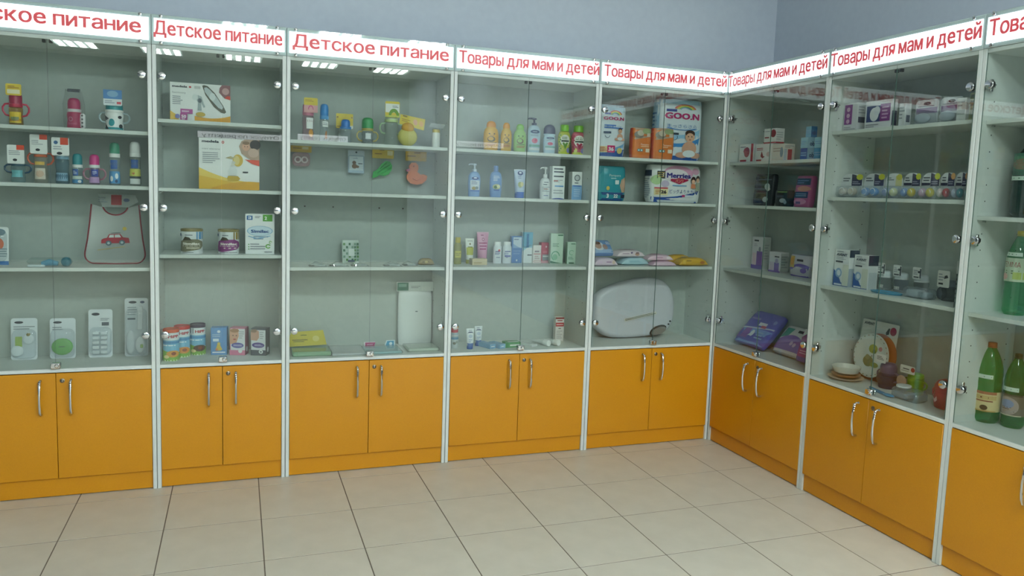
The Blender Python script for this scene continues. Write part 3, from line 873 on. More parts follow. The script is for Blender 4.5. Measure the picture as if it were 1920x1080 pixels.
blister(L('clear blister pack with two rows of small white compartments', 'pack', -3.324, .222, .6, 'clear blister packs of feeding accessories', 0, -5), .104, .232, .026, CB, [LOGO, ('r', .55, .66, .85, .73, '#5a6470'), ('x', .5, .76, .9, .82, 2, '#8a949c')], (.5, .34, .92, .58), [box_in('tray_cell', .18 + .34 * i, .08 + .10 * j, .46 + .34 * i, .14 + .10 * j, '#e2e8ec') for i in (0, 1) for j in range(5)])
blister(L('tallest clear blister pack holding a bottle brush set beside the post', 'pack', -3.166, .215, .6, 'clear blister packs of feeding accessories', 0, -5), .104, .285, .028, CB, [('e', .34, .93, .17, .022, '#27303f'), ('e', .75, .93, .1, .022, '#4a5a78'), ('r', .12, .63, .45, .66, '#5a6470'), ('x', .12, .7, .5, .86, 4, '#98a2aa')], (.5, .42, .92, .80), [box_in('brush_handle', .55, .46, .78, .86, '#dbe2e6'), ball_in('brush_head', .66, .20, .2, .14, '#e4eaee'), ball_in('soft_part', .25, .25, .2, .20, '#d4dce2'), box_in('green_tip', .68, .15, .8, .21, '#8ab040', .85, .2)])

# ---- narrow cabinet: breast pump boxes, milk formula
carton(L('white breast pump carton with a silver oval window, on the highest shelf', 'box', -2.863, .165, 1.743, 'breast pump cartons'), .266, .180, .09, '#f1f2f2', [
    ('w', .40, 1, 0, .16, .05, .20, '#e8a61e'), ('w', 0, .14, 0, .26, .2, .12, '#efc14a'), ('b', .16, .90, .055, 'medela', '#3a3f4a', .24), ('e', .33, .895, .02, .025, '#d8404a'), ('r', .40, .86, .5, .93, '#c8c8c8'), ('t', .15, .74, .05, 'harmony', '#8a8f96', .22), ('x', .04, .42, .26, .66, 5, '#9aa0a8'),
    ('p', [(.53, .95), (.56, .97), (.62, .95), (.74, .78), (.88, .46), (.93, .30), (.90, .26), (.84, .28), (.72, .42), (.58, .72)], '#5e5c50'), ('p', [(.56, .90), (.60, .92), (.66, .86), (.78, .66), (.88, .42), (.86, .36), (.80, .40), (.66, .62), (.57, .80)], '#c6d0d4'), ('e', .70, .68, .05, .1, '#e4eaec'),
    ('p', [(.81, .80), (.82, .92), (.86, 1), (1, 1), (1, .66), (.9, .66)], '#8a5a60'), ('e', .92, .84, .06, .09, '#caa0a0'), ('p', [(.9, .66), (1, .62), (1, .72), (.94, .72)], '#d8483a'),
    ('p', [(.42, .62), (.46, .70), (.52, .66), (.55, .50), (.58, .40), (.55, .38), (.51, .5), (.52, .30), (.45, .30), (.46, .5)], '#aab6ba'), ('e', .49, .56, .03, .06, '#5a646c'), ('e', .41, .64, .05, .08, '#dfe6e6'), ('e', .50, .20, .08, .06, '#c8a83a'),
    ('r', .17, .20, .37, .32, '#b04a94'), ('x', .19, .22, .35, .3, 1, '#e8c8e0'), ('r', .165, .02, .28, .20, '#a83a88'), ('b', .222, .125, .085, '50', '#f4e8f0'), ('x', .19, .03, .26, .08, 1, '#f0d0e8'), ('e', .12, .12, .04, .06, '#8a88c8'), ('r', .29, .03, .36, .18, '#e8e8ec')])
carton(L('large white breast pump carton with yellow waves and mother with baby picture', 'box', -2.735, .145, 1.428, 'breast pump cartons'), .274, .243, .09, '#f1f2f2', [
    ('w', 0, 1, 0, .42, .14, .16, '#f0cf62'), ('w', 0, .9, 0, .26, .18, .05, '#e8b838'), ('w', .2, 1, 0, .02, .2, .16, '#e2a828'), ('b', .19, .935, .05, 'medela', '#2e3340', .27), ('o', .395, .925, .022, .026, .5, 0, 360, '#d8404a'), ('t', .20, .79, .034, 'mini electric', '#8a8f96', .29), ('x', .06, .5, .34, .73, 6, '#a4a9b0'),
    ('p', [(.66, .86), (.70, .96), (.76, 1), (1, 1), (1, .58), (.92, .56), (.80, .64), (.70, .72)], '#b89a88'), ('e', .93, .90, .09, .10, '#3a3030'), ('e', .775, .86, .065, .085, SK), ('e', .775, .93, .06, .035, '#8a6a50'), ('e', .90, .74, .09, .09, '#d0b0a0'), ('e', .755, .86, .008, .01, '#3a2a28'), ('e', .80, .86, .008, .01, '#3a2a28'), ('p', [(.75, .61), (.80, .6), (.86, .6), (1, .60), (1, .48), (.88, .52)], '#e0503a'),
    ('e', .64, .58, .085, .12, '#d8b44a'), ('e', .62, .58, .05, .09, '#e4cf88'), ('p', [(.43, .62), (.52, .66), (.56, .64), (.62, .66), (.55, .60)], '#c0b48a'), ('p', [(.52, .46), (.58, .48), (.60, .54), (.55, .58)], '#d8d8cc'), ('p', [(.49, .28), (.62, .28), (.63, .38), (.60, .44), (.51, .44), (.48, .38)], '#dfe4e4'), ('p', [(.46, .22), (.48, .27), (.64, .27), (.68, .22), (.64, .175), (.48, .175)], '#c9a838'), ('r', .72, .34, .81, .365, '#3a3f4a')])
def tin(label, u, c2, c3):
    can(L(label, 'tin', u, .105, 1.117, 'tins of milk formula'), .0485, .119, '#dfe4e6', '#8f8458', [
        ('r', 0, 0, 1, .1, '#e4e8ea'), ('r', .66, .66, .95, 1, c3), ('p', [(.04, .30), (.1, .56), (.3, .66), (.7, .66), (.92, .54), (.95, .34), (.8, .2), (.3, .08), (.06, .1)], c2), ('p', [(.2, .60), (.3, .78), (.44, .74), (.52, .62)], '#4a4434'), ('b', .5, .46, .1, 'Similac', '#efeae0', .56), ('r', .2, .34, .8, .365, '#d8d4c8'), ('x', .35, .22, .9, .3, 1, '#e8e0cc'), ('x', .2, .03, .8, .08, 1, '#6a7078'), ('r', .05, .8, .14, .92, '#4a5a80'), ('x', .3, .8, .62, .9, 1, '#8a9098')])
tin('tin of milk formula with a grey-green label and blue corner', -2.906, '#7d7a62', '#5a96c8')
tin('tin of milk formula with a purple label and gold corner', -2.740, '#8a3f80', '#9a8440')
carton(L('white milk formula carton with green corner square beside two tins', 'box', -2.596, .105, 1.117), .136, .197, .07, '#eff2f3', [
    ('r', .60, .82, .93, .985, '#58aa34'), ('b', .70, .90, .08, '2', '#f2f6ee'), ('r', .05, .85, .25, .955, '#2f68a8'), ('r', .10, .875, .2, .93, '#eff2f3'), ('r', .1, .893, .17, .91, '#2f68a8'), ('x', .33, .89, .54, .96, 2, '#8a9098'), ('e', .5, .58, .44, .125, '#cfe2f0'), ('o', .5, .58, .44, .125, .06, 0, 360, '#7fb2d8'), ('b', .5, .575, .075, 'Similac', '#2b4f8c', .6), ('p', [(.1, .46), (.4, .40), (.86, .47), (.86, .45), (.4, .375), (.1, .44)], '#8ab8dc'), ('x', .28, .36, .84, .46, 2, '#7f9cb8'), ('x', .17, .11, .68, .28, 3, '#9aa0a8'), ('e', .12, .245, .02, .014, '#58a040'), ('e', .12, .185, .02, .014, '#58a040'), ('e', .12, .13, .02, .014, '#58a040'), ('o', .78, .20, .09, .055, .4, 20, 330, '#6ab03a'), ('o', .86, .30, .05, .035, .4, 0, 280, '#8ac05a'), ('r', .65, .05, .92, .065, '#5a6068')])
def tallcan(label, u, d, lid, c):
    can(L(label, 'tin', u, d, .6, 'printed drink cans'), .036, .155, '#e4ecf0', lid, [('r', 0, .32, 1, .74, '#7ab8d8'), ('r', 0, .62, 1, .70, '#4f90c4'), ('r', .1, .8, .32, 1, '#22305e'), ('b', .62, .88, .10, 'HiPP', '#b83a4a', .42), ('x', .1, .52, .9, .6, 1, '#e8f2f6'), ('w', 0, 1, 0, .42, .30, .30, '#7fae48'), ('r', 0, 0, 1, .05, '#cfe0b8'), ('e', .6, .26, .28, .12, c), ('e', .62, .27, .1, .06, '#8a3f20'), ('e', .32, .16, .12, .06, '#e8d89a')], .016, lidm=col(lid, .35))
tallcan('printed drink can with an orange lid, front of three', -3.001, .093, '#d4552c', '#d89a44')
tallcan('printed drink can with a red lid behind the orange-lidded can', -2.958, .172, '#c0302e', '#d88a3c')
tallcan('printed drink can with a dark violet lid beside two bright-lidded cans', -2.888, .212, '#3a2c4c', '#5a3a2c')
def cereal(label, u, d, c, cside, pic, yaw):
    carton(L(label, 'box', u, d, .6, 'small baby food cartons', yaw), .076, .138, .055, c, pic, [('r', 0, 0, 1, 1, cside), ('e', .5, .2, .2, .1, '#d8dce4')])
cereal('light blue baby food carton with a yellow toy picture', -2.786, .20, '#5f92c8', '#4a7cb4', [('e', .5, .86, .1, .05, '#e8eef4'), ('r', .14, .50, .5, .60, '#dfe8f0'), ('x', .1, .64, .9, .78, 2, '#a8c4e0'), ('p', [(.3, .18), (.38, .34), (.44, .46), (.54, .46), (.6, .34), (.72, .2), (.6, .16), (.4, .16)], '#d8b84a'), ('e', .5, .42, .09, .05, '#e0c458'), ('r', .3, .16, .44, .24, '#d88a5a'), ('r', .1, .08, .9, .12, '#e8eef4')], -6)
cereal('pink baby food carton with a laughing baby face', -2.693, .18, '#d67f9e', '#8e4a66', [('r', .06, .18, 1, .97, '#e6e6ea'), ('p', [(0, .42), (0, .95), (.56, .97), (.6, .7), (.44, .46), (.2, .4)], SK), ('e', .32, .9, .3, .07, '#a87a5a'), ('e', .22, .72, .04, .02, '#3a2a28'), ('e', .44, .72, .04, .02, '#3a2a28'), ('e', .33, .58, .10, .025, '#b84a4a'), ('x', .62, .6, .95, .9, 4, '#aeb2ba'), ('e', .52, .36, .4, .1, '#5a5aa8'), ('x', .25, .32, .8, .4, 2, '#d8d0ec'), ('r', 0, 0, 1, .18, '#d67f9e'), ('e', .7, .15, .13, .07, WH)], -18)
cereal('dark grey baby food carton with a sleeping baby face', -2.592, .15, '#4e545e', '#3a404a', [('r', .02, .2, .98, .94, '#dfe2e6'), ('p', [(0, .56), (0, .92), (.3, .96), (.54, .9), (.56, .66), (.4, .54)], '#c89a84'), ('e', .2, .9, .2, .06, '#8a6a58'), ('x', .6, .6, .95, .9, 4, '#a8acb4'), ('e', .5, .38, .42, .1, '#5a4a90'), ('x', .25, .34, .8, .42, 2, '#d8d0ec'), ('r', 0, 0, 1, .2, '#4a505a'), ('e', .68, .14, .14, .07, WH), ('e', .68, .14, .07, .035, '#6a7078')], -22)

# ---- third cabinet: baby bottles and hanging cards
YC = '#dcc234'
feeder(L('pink baby bottle in an open yellow card at the left of its shelf', 'bottle', -2.366, .13, 1.68), .058, .190, '#e2bcc6', '#d88aa4', '#d0709a', .28, pr=[('r', .35, .5, .9, 1, WH), ('e', .7, .3, .18, .18, '#d8983a')], card=(.010, .140, .066, .072, YC), cardpr=[('x', .1, .72, .9, .9, 2, '#a8842a'), ('r', 0, 0, 1, .5, '#dca2a4'), ('o', .5, .2, .2, .3, .3, 0, 180, '#c04a80')])
feeder(L('clear baby bottle with a tall blue cap', 'bottle', -2.287, .13, 1.68), .046, .190, '#dfe8ec', '#4f98d4', '#2f86d0', .36, pr=[('r', .3, .72, .85, 1, WH), ('x', .35, .78, .8, .96, 2, '#8a9298'), ('p', [(.55, .05), (.75, .15), (.7, .5), (.6, .5), (.5, .25)], '#a86a34')])
feeder(L('clear bottle with a blue dome cap in front of a square yellow card', 'bottle', -2.181, .13, 1.68), .060, .120, '#d4dee4', '#3a86d0', '#2a78cc', .36, capw=.75)
t = root('price_card', 'square yellow card behind the blue dome capped bottle', 'card', (-2.181, .172, 1.6804))
MB().prism(rr(.085, .074, .004, 0, .078), -.0008, .0008, col(YC, .4)).build('card_board', t)
MB().box(-.03, .03, -.0008, .0008, 0, .079, clear('#f0f2ee', .1)).build('clear_stem', t)
prints('card_print', t, flat(.085, .074, -.0008, 0, .078), [('r', .55, 0, 1, .2, '#eef0e8'), ('x', .05, .05, .5, .2, 1, '#a8842a'), ('e', .08, .75, .05, .06, '#8a6a2a'), ('e', .92, .75, .05, .06, '#8a6a2a')])
feeder(L('squat handled bottle with a green dome cap', 'bottle', -2.070, .13, 1.68), .062, .136, '#cdd6d8', '#b8a858', '#2f9a52', .46, handles='#c0ac60', hz=.12, pr=[('r', .3, .4, .7, .9, '#dfe4e6'), ('x', .1, .1, .9, .35, 2, '#5a646a')], capw=.96)
feeder(L('clear bottle with pale green collar topped by a yellow and green card', 'bottle', -1.948, .13, 1.68), .074, .150, '#dce6e0', '#c4d89a', '#cfe0c0', .14, handles='#a8c8a0', hz=.4, card=(-.003, .142, .074, .080, YC), cardpr=[('r', .02, .3, .98, .85, '#e8eae4'), ('o', .6, .1, .36, .45, .5, 0, 180, '#6a9a2c'), ('x', .5, .6, .95, .75, 2, '#6a7078'), ('r', 0, 0, 1, .12, '#c8cc50')])
t = place('teether', *L('round yellow toy with an orange top under a slanted yellow card', 'toy', -1.862, .13, 1.68))
MB().ball((0, 0, .050), .052, .026, .0495, clear('#f0e890', .8, .2, 1.45, '#e2d878')).build('toy_body', t)
MB().ball((.0, -.004, .096), .034, .022, .028, clear('#f4cc70', .85, .2, 1.45, '#ecb44c')).build('toy_top', t)
c = MB().prism([(-.040, .165), (-.045, .115), (.085, .088), (.092, .146)], -.004, -.0025, col(YC, .4)).build('card', t)
prints('card_print', t, ((lambda u, v, e: (-.04 + u * .128, -.004 - e, .118 - .026 * u + v * .05)), .128, .05), [('x', .06, .25, .45, .6, 2, '#a8842a'), ('e', .62, .5, .09, .3, '#e8b080'), ('e', .86, .5, .09, .3, '#e8b060'), ('r', .1, .78, .28, .9, '#8a7038')])
t = place('medicine_dropper', *L('small white bottle hung from a clear tag beside the right side panel', 'bottle', -1.712, .12, 1.68))
turned(t, 'bottle_body', [(.021, 0), (.022, .003), (.022, .075), (.020, .080)], '#eef0ec', 1.0)
turned(t, 'cap', [(.0195, .080), (.0195, .096)], '#d8c060')
MB().prism([(-.044, .105), (-.034, .128), (.044, .122), (.030, .098)], -.024, -.0225, clear('#e8eaea', .5, .1, 1.45, '#ccd0d2')).build('tag', t)

# hanging cards on hooks of the back board (second shelf)
def hanging(label, cat, u, z, w, h, card, pr, more, name='hanging_pack', d=.268):
    t = place(name, *L(label, cat, u, d, z, 'packs hanging on the back board'))
    more(t)
    if card:
        MB().prism(rr(w, h, .004, 0, 0), -.0008, .0008, col(card, .4)).build('card', t)
        if pr: prints('card_print', t, flat(w, h, -.0008), pr)
    MB().tube([(0, .0325, h - .006), (0, -.012, h - .006), (0, -.016, h - .003)], .0015, M_CHROME, 6).build('hook', t)
    return t
def m1(t):
    MB().prism(rr(.088, .070, .02, 0, -.072), -.012, .0008, clear('#f6e6e8', .3, .1, 1.45, '#ecc4ca')).build('clear_bubble', t)
    for x in (-.018, .016):
        MB().tube([(x + .014 * math.cos(2 * PI * i / 16), -.014, -.038 + .014 * math.sin(2 * PI * i / 16)) for i in range(16)], .004, col('#e6dcdc', .3), 8, True).build('soother', t)
hanging('two pink soothers hanging under a yellow card', 'pack', -2.388, 1.630, .104, .052, '#d0aa2c', [('x', .2, .6, .75, .8, 1, '#7a5a1a'), ('r', .1, .35, .5, .42, '#7a5a1a'), ('r', .55, .3, .85, .55, '#e0d4a0')], m1)
def m2(t):
    MB().prism(rr(.082, .098, .008, 0, -.006), -.012, -.001, clear('#f6fafd', .08, .06, 1.45, '#e8f0f6')).build('clear_bubble', t)
hanging('pale blue hanging pack with a brown toy animal picture', 'pack', -2.106, 1.535, .086, .118, '#c4d0dc', [('r', .08, .12, .92, .74, '#eef2f4'), ('t', .45, .66, .05, 'soft', '#3a5a90', .3), ('e', .38, .46, .12, .08, '#8a5a34'), ('e', .40, .30, .16, .11, '#94643a'), ('e', .58, .28, .1, .06, '#8a5a34'), ('r', .62, .40, .88, .44, '#5a6470'), ('e', .5, .92, .06, .04, '#3a444c')], m2)
def m3(t):
    g = clear('#9ae09a', .75, .12, 1.45, '#58c06a')
    pts = [(-.058, -.108), (-.052, -.072), (-.036, -.064), (-.024, -.052), (-.008, -.028), (.014, -.012), (.036, -.016), (.048, -.036), (.046, -.060), (.030, -.084), (.004, -.094), (-.020, -.090), (-.034, -.100)]
    MB().prism(pts[::-1], -.012, -.002, g).build('leaf_teether', t)
    for a, b in (((-.030, -.080), (.040, -.030)), ((-.010, -.082), (.040, -.050)), ((-.018, -.060), (.020, -.022))): MB().tube([(a[0], -.012, a[1]), (b[0], -.013, b[1])], .003, col('#3fa454', .3), 6).build('leaf_vein', t)
hanging('green leaf teether hanging under a yellow card', 'teether', -1.964, 1.618, .116, .058, '#d8b82e', [('x', .35, .68, .7, .84, 1, '#7a5a1a'), ('r', .12, .38, .45, .45, '#8a6a1e'), ('r', .7, .3, .95, .7, '#e4d8a0')], m3)
def m4(t):
    g = clear('#f4a880', .8, .15, 1.45, '#ec8a5c')
    pts = [(-.052, -.052), (-.040, -.046), (-.040, -.026), (-.026, -.010), (-.004, -.008), (.010, -.022), (.012, -.044), (.006, -.058), (.024, -.072), (.040, -.070), (.062, -.078), (.058, -.100), (.036, -.120), (.004, -.128), (-.030, -.122), (-.050, -.100), (-.052, -.080), (-.042, -.064)]
    MB().prism(pts[::-1], -.014, -.002, g).build('duck_teether', t)
    MB().prism([(-.058, -.050), (-.036, -.040), (-.036, -.056), (-.052, -.058)][::-1], -.016, -.003, col('#a85a78', .4)).build('duck_beak', t)
    MB().tube([(-.018, -.0145, -.094), (.006, -.015, -.106), (.032, -.0145, -.090)], .003, col('#c8623a', .3), 6).build('duck_wing', t)
    MB().ball((-.014, -.014, -.028), .003, .003, .003, col('#5a2a1a', .3), 8, 6).build('duck_eye', t)
hanging('orange duck shaped teether hanging under a yellow card', 'teether', -1.784, 1.612, .116, .060, '#d2a82a', [('x', .4, .66, .75, .82, 1, '#7a5a1a'), ('r', .08, .40, .48, .47, '#7a5a1a'), ('r', .7, .3, .95, .75, '#d8b050')], m4)
for k, (x, n) in enumerate(((-2.366, 'leftmost'), (-2.22, 'second from left'), (-1.975, 'third from left'), (-1.845, 'rightmost'))):
    t = root('wall_hook', 'empty dark hook stub on the back board above the green sachet, ' + n, 'hook', (x, .2985, 1.352), group='empty hooks on the back board')
    MB().lathe([(.004, 0), (.004, -.006), (.003, -.010)], col('#4a3a30', .4), 8, axis='y').build('hook_stub', t)
# third shelf
pouch(L('green and white checked sachet standing upright on the third shelf', 'sachet', -2.132, .245, 1.057, None, 6, -6), .092, .122, .016, '#c2d0c6', [('r', .05 + .16 * i, .08 + .14 * j, .17 + .16 * i, .18 + .14 * j, ('#4a7058', '#7a9a86', '#5f8a50')[(i * 2 + j) % 3]) for i in range(6) for j in range(6) if (i + j) % 2 or i > 3] + [('r', .35, .3, .7, .62, '#dfe8e2'), ('r', .3, .04, .72, .12, '#3a4a68')], name='sachet')
for u, d, w, n in ((-2.318, .085, .09, 'leftmost'), (-2.212, .095, .095, 'second from left'), (-2.106, .095, .09, 'third from left'), (-1.936, .095, .095, 'right of the shelf middle'), (-1.838, .125, .075, 'rightmost')):
    t = place('spoon_sachet', *L('clear sachet with dark tip lying on third shelf, ' + n, 'sachet', u, d, 1.057, 'flat clear sachets on the third shelf'))
    MB().loft([[(-w / 2, -.03, 0), (-w / 2, .03, 0), (-w / 2, .03, .002), (-w / 2, -.03, .002)], [(-w * .1, -.032, 0), (-w * .1, .032, 0), (-w * .1, .026, .022), (-w * .1, -.026, .022)], [(w * .3, -.032, 0), (w * .3, .032, 0), (w * .3, .02, .012), (w * .3, -.02, .012)], [(w / 2, -.03, 0), (w / 2, .03, 0), (w / 2, .03, .002), (w / 2, -.03, .002)]], clear('#eef2f2', .2, .05, 1.5, '#e4eaea')).build('clear_wrap', t)
    MB().box(-w * .5, -w * .2, -.024, .006, .0005, .006, col('#34383a', .4), .002).build('dark_tip', t)
    MB().box(-w * .2, w * .4, -.018, .002, .001, .008, col('#d4dcdc', .4), .003).build('white_stem', t)
wipes(L('small brown foil sachet at the right end of the third shelf', 'sachet', -1.745, .15, 1.057, None, -8), .088, .06, .036, '#a08a5c', [('x', .2, .2, .8, .8, 2, '#6a5a34'), ('e', .5, .5, .12, .3, '#c8b070')], name='sachet')
# bottom board
def flatpack(at, w, dp, h, body, top=(), name='folded_pack', film=True):
    t = place(name, *at)
    n = 3
    MB().box(-w / 2, w / 2, -dp / 2, dp / 2, 0, h, col(body, .35), .006).build('folded_cloth', t)
    if top: prints('top_print', t, lying(w, dp, h), top)
    if film: MB().box(-w / 2 - .004, w / 2 + .004, -dp / 2 - .004, dp / 2 + .004, .0003, h + .004, clear('#f2f4f4', .04, .08), .005).build('clear_film', t)
    return t
t = flatpack(L('folded green oilcloth pack with a yellow card lying at the left', 'pack', -2.345, .135, .6), .190, .17, .022, '#8fbc94')
MB().prism([(-.108, 0), (-.098, .085), (.070, .092), (.084, .006)][::-1], -.0008, .0008, col('#c8b83e', .4)).build('yellow_card', t).location = (0, .03, .030)
t.children[-1].rotation_euler = (R(-38), 0, 0)
prints('card_print', t.children[-1], flat(.17, .085, -.0008, -.012), [('x', .3, .7, .6, .82, 1, '#6a6a2a'), ('r', .05, .4, .5, .46, '#7a7430'), ('r', .08, .3, .4, .35, '#7a7430'), ('e', .75, .5, .1, .2, '#d8cc7a')])
flatpack(L('flat white folded oilcloth pack lying beside the green one', 'pack', -2.160, .14, .6), .172, .20, .010, '#dfe3e8', [('x', .4, .5, .6, .56, 1, '#9aa0a8')])
t = flatpack(L('flat pale cyan pack with pink and blue header tabs', 'pack', -1.980, .12, .6), .190, .16, .012, '#a8d4da', [('r', .3, .6, .5, .8, '#8fc0d4')])
MB().prism([(-.080, 0), (-.082, .034), (-.022, .034), (-.030, 0)][::-1], .083, .0845, col('#e6e2ea', .4)).build('pink_tab', t)
MB().prism([(.024, 0), (.040, .040), (.086, .040), (.086, 0)][::-1], .083, .0845, col('#d8eaf2', .4)).build('blue_tab', t)
prints('tab_print', t, flat(.17, .04, .083), [('p', [(.06, .2), (.06, .78), (.38, .78), (.34, .2)], '#b03a78'), ('x', .12, .4, .32, .6, 1, '#e8c0d8'), ('p', [(.7, .2), (.76, .9), (.97, .9), (.97, .2)], '#3f9ac4'), ('e', .87, .55, .05, .2, '#dff0f8')])
t = pouch(L('tall white folded oilcloth pack with a green and white header card', 'pack', -1.772, .265, .6, None, 0, -3), .190, .300, .03, '#dde2e2', [('x', .5, .6, .62, .64, 1, '#6a7078')], name='oilcloth_pack', rough=.2, p=5)
MB().prism(rr(.212, .052, .003, 0, .298), -.019, -.017, col('#dfe6e2', .4)).build('header_card', t)
prints('header_print', t, flat(.212, .052, -.019, 0, .298), [('r', .02, .08, .31, .92, '#2f7a62'), ('r', .06, .45, .26, .78, '#7fb09c'), ('x', .38, .3, .7, .6, 2, '#a8b0b0'), ('r', .66, .1, .9, .5, '#e8ece8')])
flatpack(L('flat pale green folded pack lying under the tall white pack', 'pack', -1.765, .135, .6), .165, .14, .016, '#cfdccc', [('r', .05, .05, .95, .2, '#b8ccb8'), ('r', .3, .5, .7, .6, '#e0e8dc')])

# ---- fourth cabinet: shampoos, lotions, creams
def kidsh(label, u, w, h, c, cap):
    bottle(L(label, 'bottle', u, .155, 1.68, 'shampoo bottles on the top shelf'), w, h, c, cap, w * .62, h * .20, .55, [('e', .45, .44, .24, .15, '#7a6a4a'), ('e', .42, .46, .16, .1, c), ('e', .33, .72, .05, .03, '#3a3a3a'), ('e', .62, .72, .05, .03, '#3a3a3a'), ('o', .48, .68, .16, .06, .25, 200, 340, '#8a5a3a'), ('r', .22, .24, .78, .265, '#4a4030'), ('x', .2, .06, .8, .2, 2, '#a8502c')], dome=True)
kidsh('larger orange shampoo bottle, leftmost of the top shelf row', -1.396, .086, .163, '#e2ab40', '#dc8f24')
kidsh('slimmer yellow orange shampoo bottle beside the larger one', -1.308, .064, .160, '#e2b248', '#de9628')
kidsh('light green shampoo bottle right of the two orange ones', -1.228, .074, .157, '#a4cf7c', '#8cc45c')
BL = [('e', .5, .84, .34, .08, '#22406e'), ('x', .34, .82, .66, .86, 1, '#e4ecf4'), ('x', .2, .64, .8, .74, 2, '#7a8aa0'), ('e', .48, .46, .2, .11, '#d06a86'), ('e', .54, .48, .08, .05, '#b83a68'), ('r', .1, .2, .9, .30, '#7fb0a4'), ('r', .1, .06, .9, .16, '#e4ecec')]
pump(L('pale blue pump bottle with a dark navy pump head', 'bottle', -1.146, .155, 1.68, 'shampoo bottles on the top shelf'), .078, .194, '#bcd4e4', '#2a3252', BL, .6, .80)
bottle(L('pale blue bottle with a domed navy cap', 'bottle', -1.052, .155, 1.68, 'shampoo bottles on the top shelf'), .072, .165, '#bcd6e6', '#2b3358', .070, .052, .6, BL, dome=True, z1=.62)
def fruit(label, u, w, c, c2):
    bottle(L(label, 'bottle', u, .155, 1.68, 'shampoo bottles on the top shelf'), w, .168, c, '#86c444', w * .66, .036, .5, [('r', 0, 0, 1, .12, '#c8d440'), ('e', .5, .62, .36, .26, '#f0f0ea'), ('x', .25, .66, .75, .8, 2, '#6a8a5a'), ('r', .22, .56, .78, .63, '#3a4a40'), ('p', [(.3, .5), (.5, .22), (.74, .5), (.6, .54), (.5, .46), (.4, .54)], c2), ('e', .78, .18, .16, .12, '#8a8ac8'), ('e', .25, .2, .13, .1, '#d8d870')] + [('e', .06 + .1 * (k % 2), .15 + .1 * k, .06, .04, c2) for k in range(8)] + [('e', .94 - .08 * (k % 2), .2 + .1 * k, .06, .04, c2) for k in range(7)], shape='waist', z0=.03, z1=.76)
fruit('yellow green shampoo bottle with a green cap and fruit label', -.962, .076, '#c8cc5a', '#6a9a3a')
fruit('pink shampoo bottle with a green cap and berry label, rightmost of the row', -.876, .086, '#cc6a7c', '#b8305a')
JB = [('e', .5, .80, .26, .07, '#2a3a80'), ('e', .5, .815, .13, .035, '#d8e0f4'), ('r', .14, .18, .86, .70, '#dfe6f0'), ('x', .22, .5, .78, .68, 3, '#7080a8'), ('e', .42, .32, .16, .08, '#b8a878'), ('e', .62, .34, .12, .07, '#8a98a0'), ('r', .14, .16, .86, .24, '#6a88cc')]
pump(L('blue lotion bottle with a white pump, leftmost of its shelf', 'bottle', -1.484, .155, 1.431, 'lotions on the second shelf'), .070, .178, '#8fb0e0', '#d4e0ee', JB, .6, .76)
bottle(L('plain blue lotion bottle with a blue flip cap', 'bottle', -1.361, .155, 1.431, 'lotions on the second shelf'), .070, .172, '#86a8dc', '#7fa0d8', .026, .030, .6, [('x', .25, .62, .75, .9, 4, '#dfe8f4'), ('e', .5, .34, .3, .13, '#c8c89a'), ('e', .42, .32, .12, .08, '#5a7a50'), ('e', .62, .36, .12, .08, '#dfe0b8'), ('r', .3, .14, .7, .2, '#4a68b0')])
tube_pack(L('pale blue cream tube with wide crimped top standing on a blue cap', 'tube', -1.222, .15, 1.431, 'lotions on the second shelf'), .072, .158, '#c2d2ec', '#4f78cc', [('r', 0, .0, 1, .06, '#4f78cc'), ('e', .5, .84, .24, .09, '#2a3a80'), ('e', .5, .86, .12, .045, '#d8e0f4'), ('x', .28, .6, .75, .74, 2, '#8090b8'), ('e', .42, .36, .2, .12, '#a8b078'), ('e', .62, .38, .16, .1, '#e0d8a8'), ('r', .15, .14, .85, .22, '#c8dcf0')], capw=.74, crimp='#dfe6f2')
pump(L('white lotion bottle with a white pump beside its tall carton', 'bottle', -1.068, .155, 1.431, 'lotions on the second shelf'), .062, .178, '#e4e9ea', '#eef2f2', [('r', .3, .84, .7, .88, '#4a5a6a'), ('x', .25, .68, .8, .78, 1, '#3a4a5a'), ('x', .15, .3, .85, .62, 4, '#9aa4ae'), ('r', .3, .46, .7, .49, '#c87a60'), ('r', .3, .08, .7, .11, '#2a4a9a')], .7, .66)
carton(L('tall white lotion carton with grey and blue lettering stripes', 'box', -.998, .15, 1.431, 'lotions on the second shelf'), .076, .185, .05, '#edf1f1', [('x', .1, .78, .9, .96, 2, '#3a4656'), ('r', .1, .67, .88, .71, '#3a4656'), ('r', .1, .54, .45, .57, '#c85a40'), ('x', .1, .5, .9, .6, 2, '#b0b6bc'), ('r', .2, .375, .9, .415, '#6aa0d8'), ('x', .1, .15, .9, .3, 2, '#b0b6bc'), ('w', 0, 1, 0, .01, .06, .01, '#2a4aa8')])
carton(L('white and light blue carton with a round grey emblem', 'box', -.884, .15, 1.431, 'lotions on the second shelf'), .062, .158, .05, '#edf0f0', [('r', 0, 0, 1, .52, '#8ab4e0'), ('e', .5, .78, .3, .12, '#7a8288'), ('e', .5, .78, .2, .08, '#c8ccd0'), ('x', .25, .56, .75, .64, 1, '#5a6470'), ('r', .1, .475, .9, .51, '#3a6ab8'), ('x', .2, .1, .8, .4, 4, '#b8d2ee')])
bottle(L('small clear oil bottle with a yellow cap beside the left side panel', 'bottle', -1.560, .18, 1.058, 'baby care goods on the third shelf'), .042, .148, '#d8d690', '#c8b850', .030, .030, .7, [('r', .1, .2, .9, .6, '#c8c060'), ('x', .2, .3, .8, .5, 2, '#8a8440')], 'straight', m=clear('#e2e2b0', .35, .1, 1.45, '#d4d08a'))
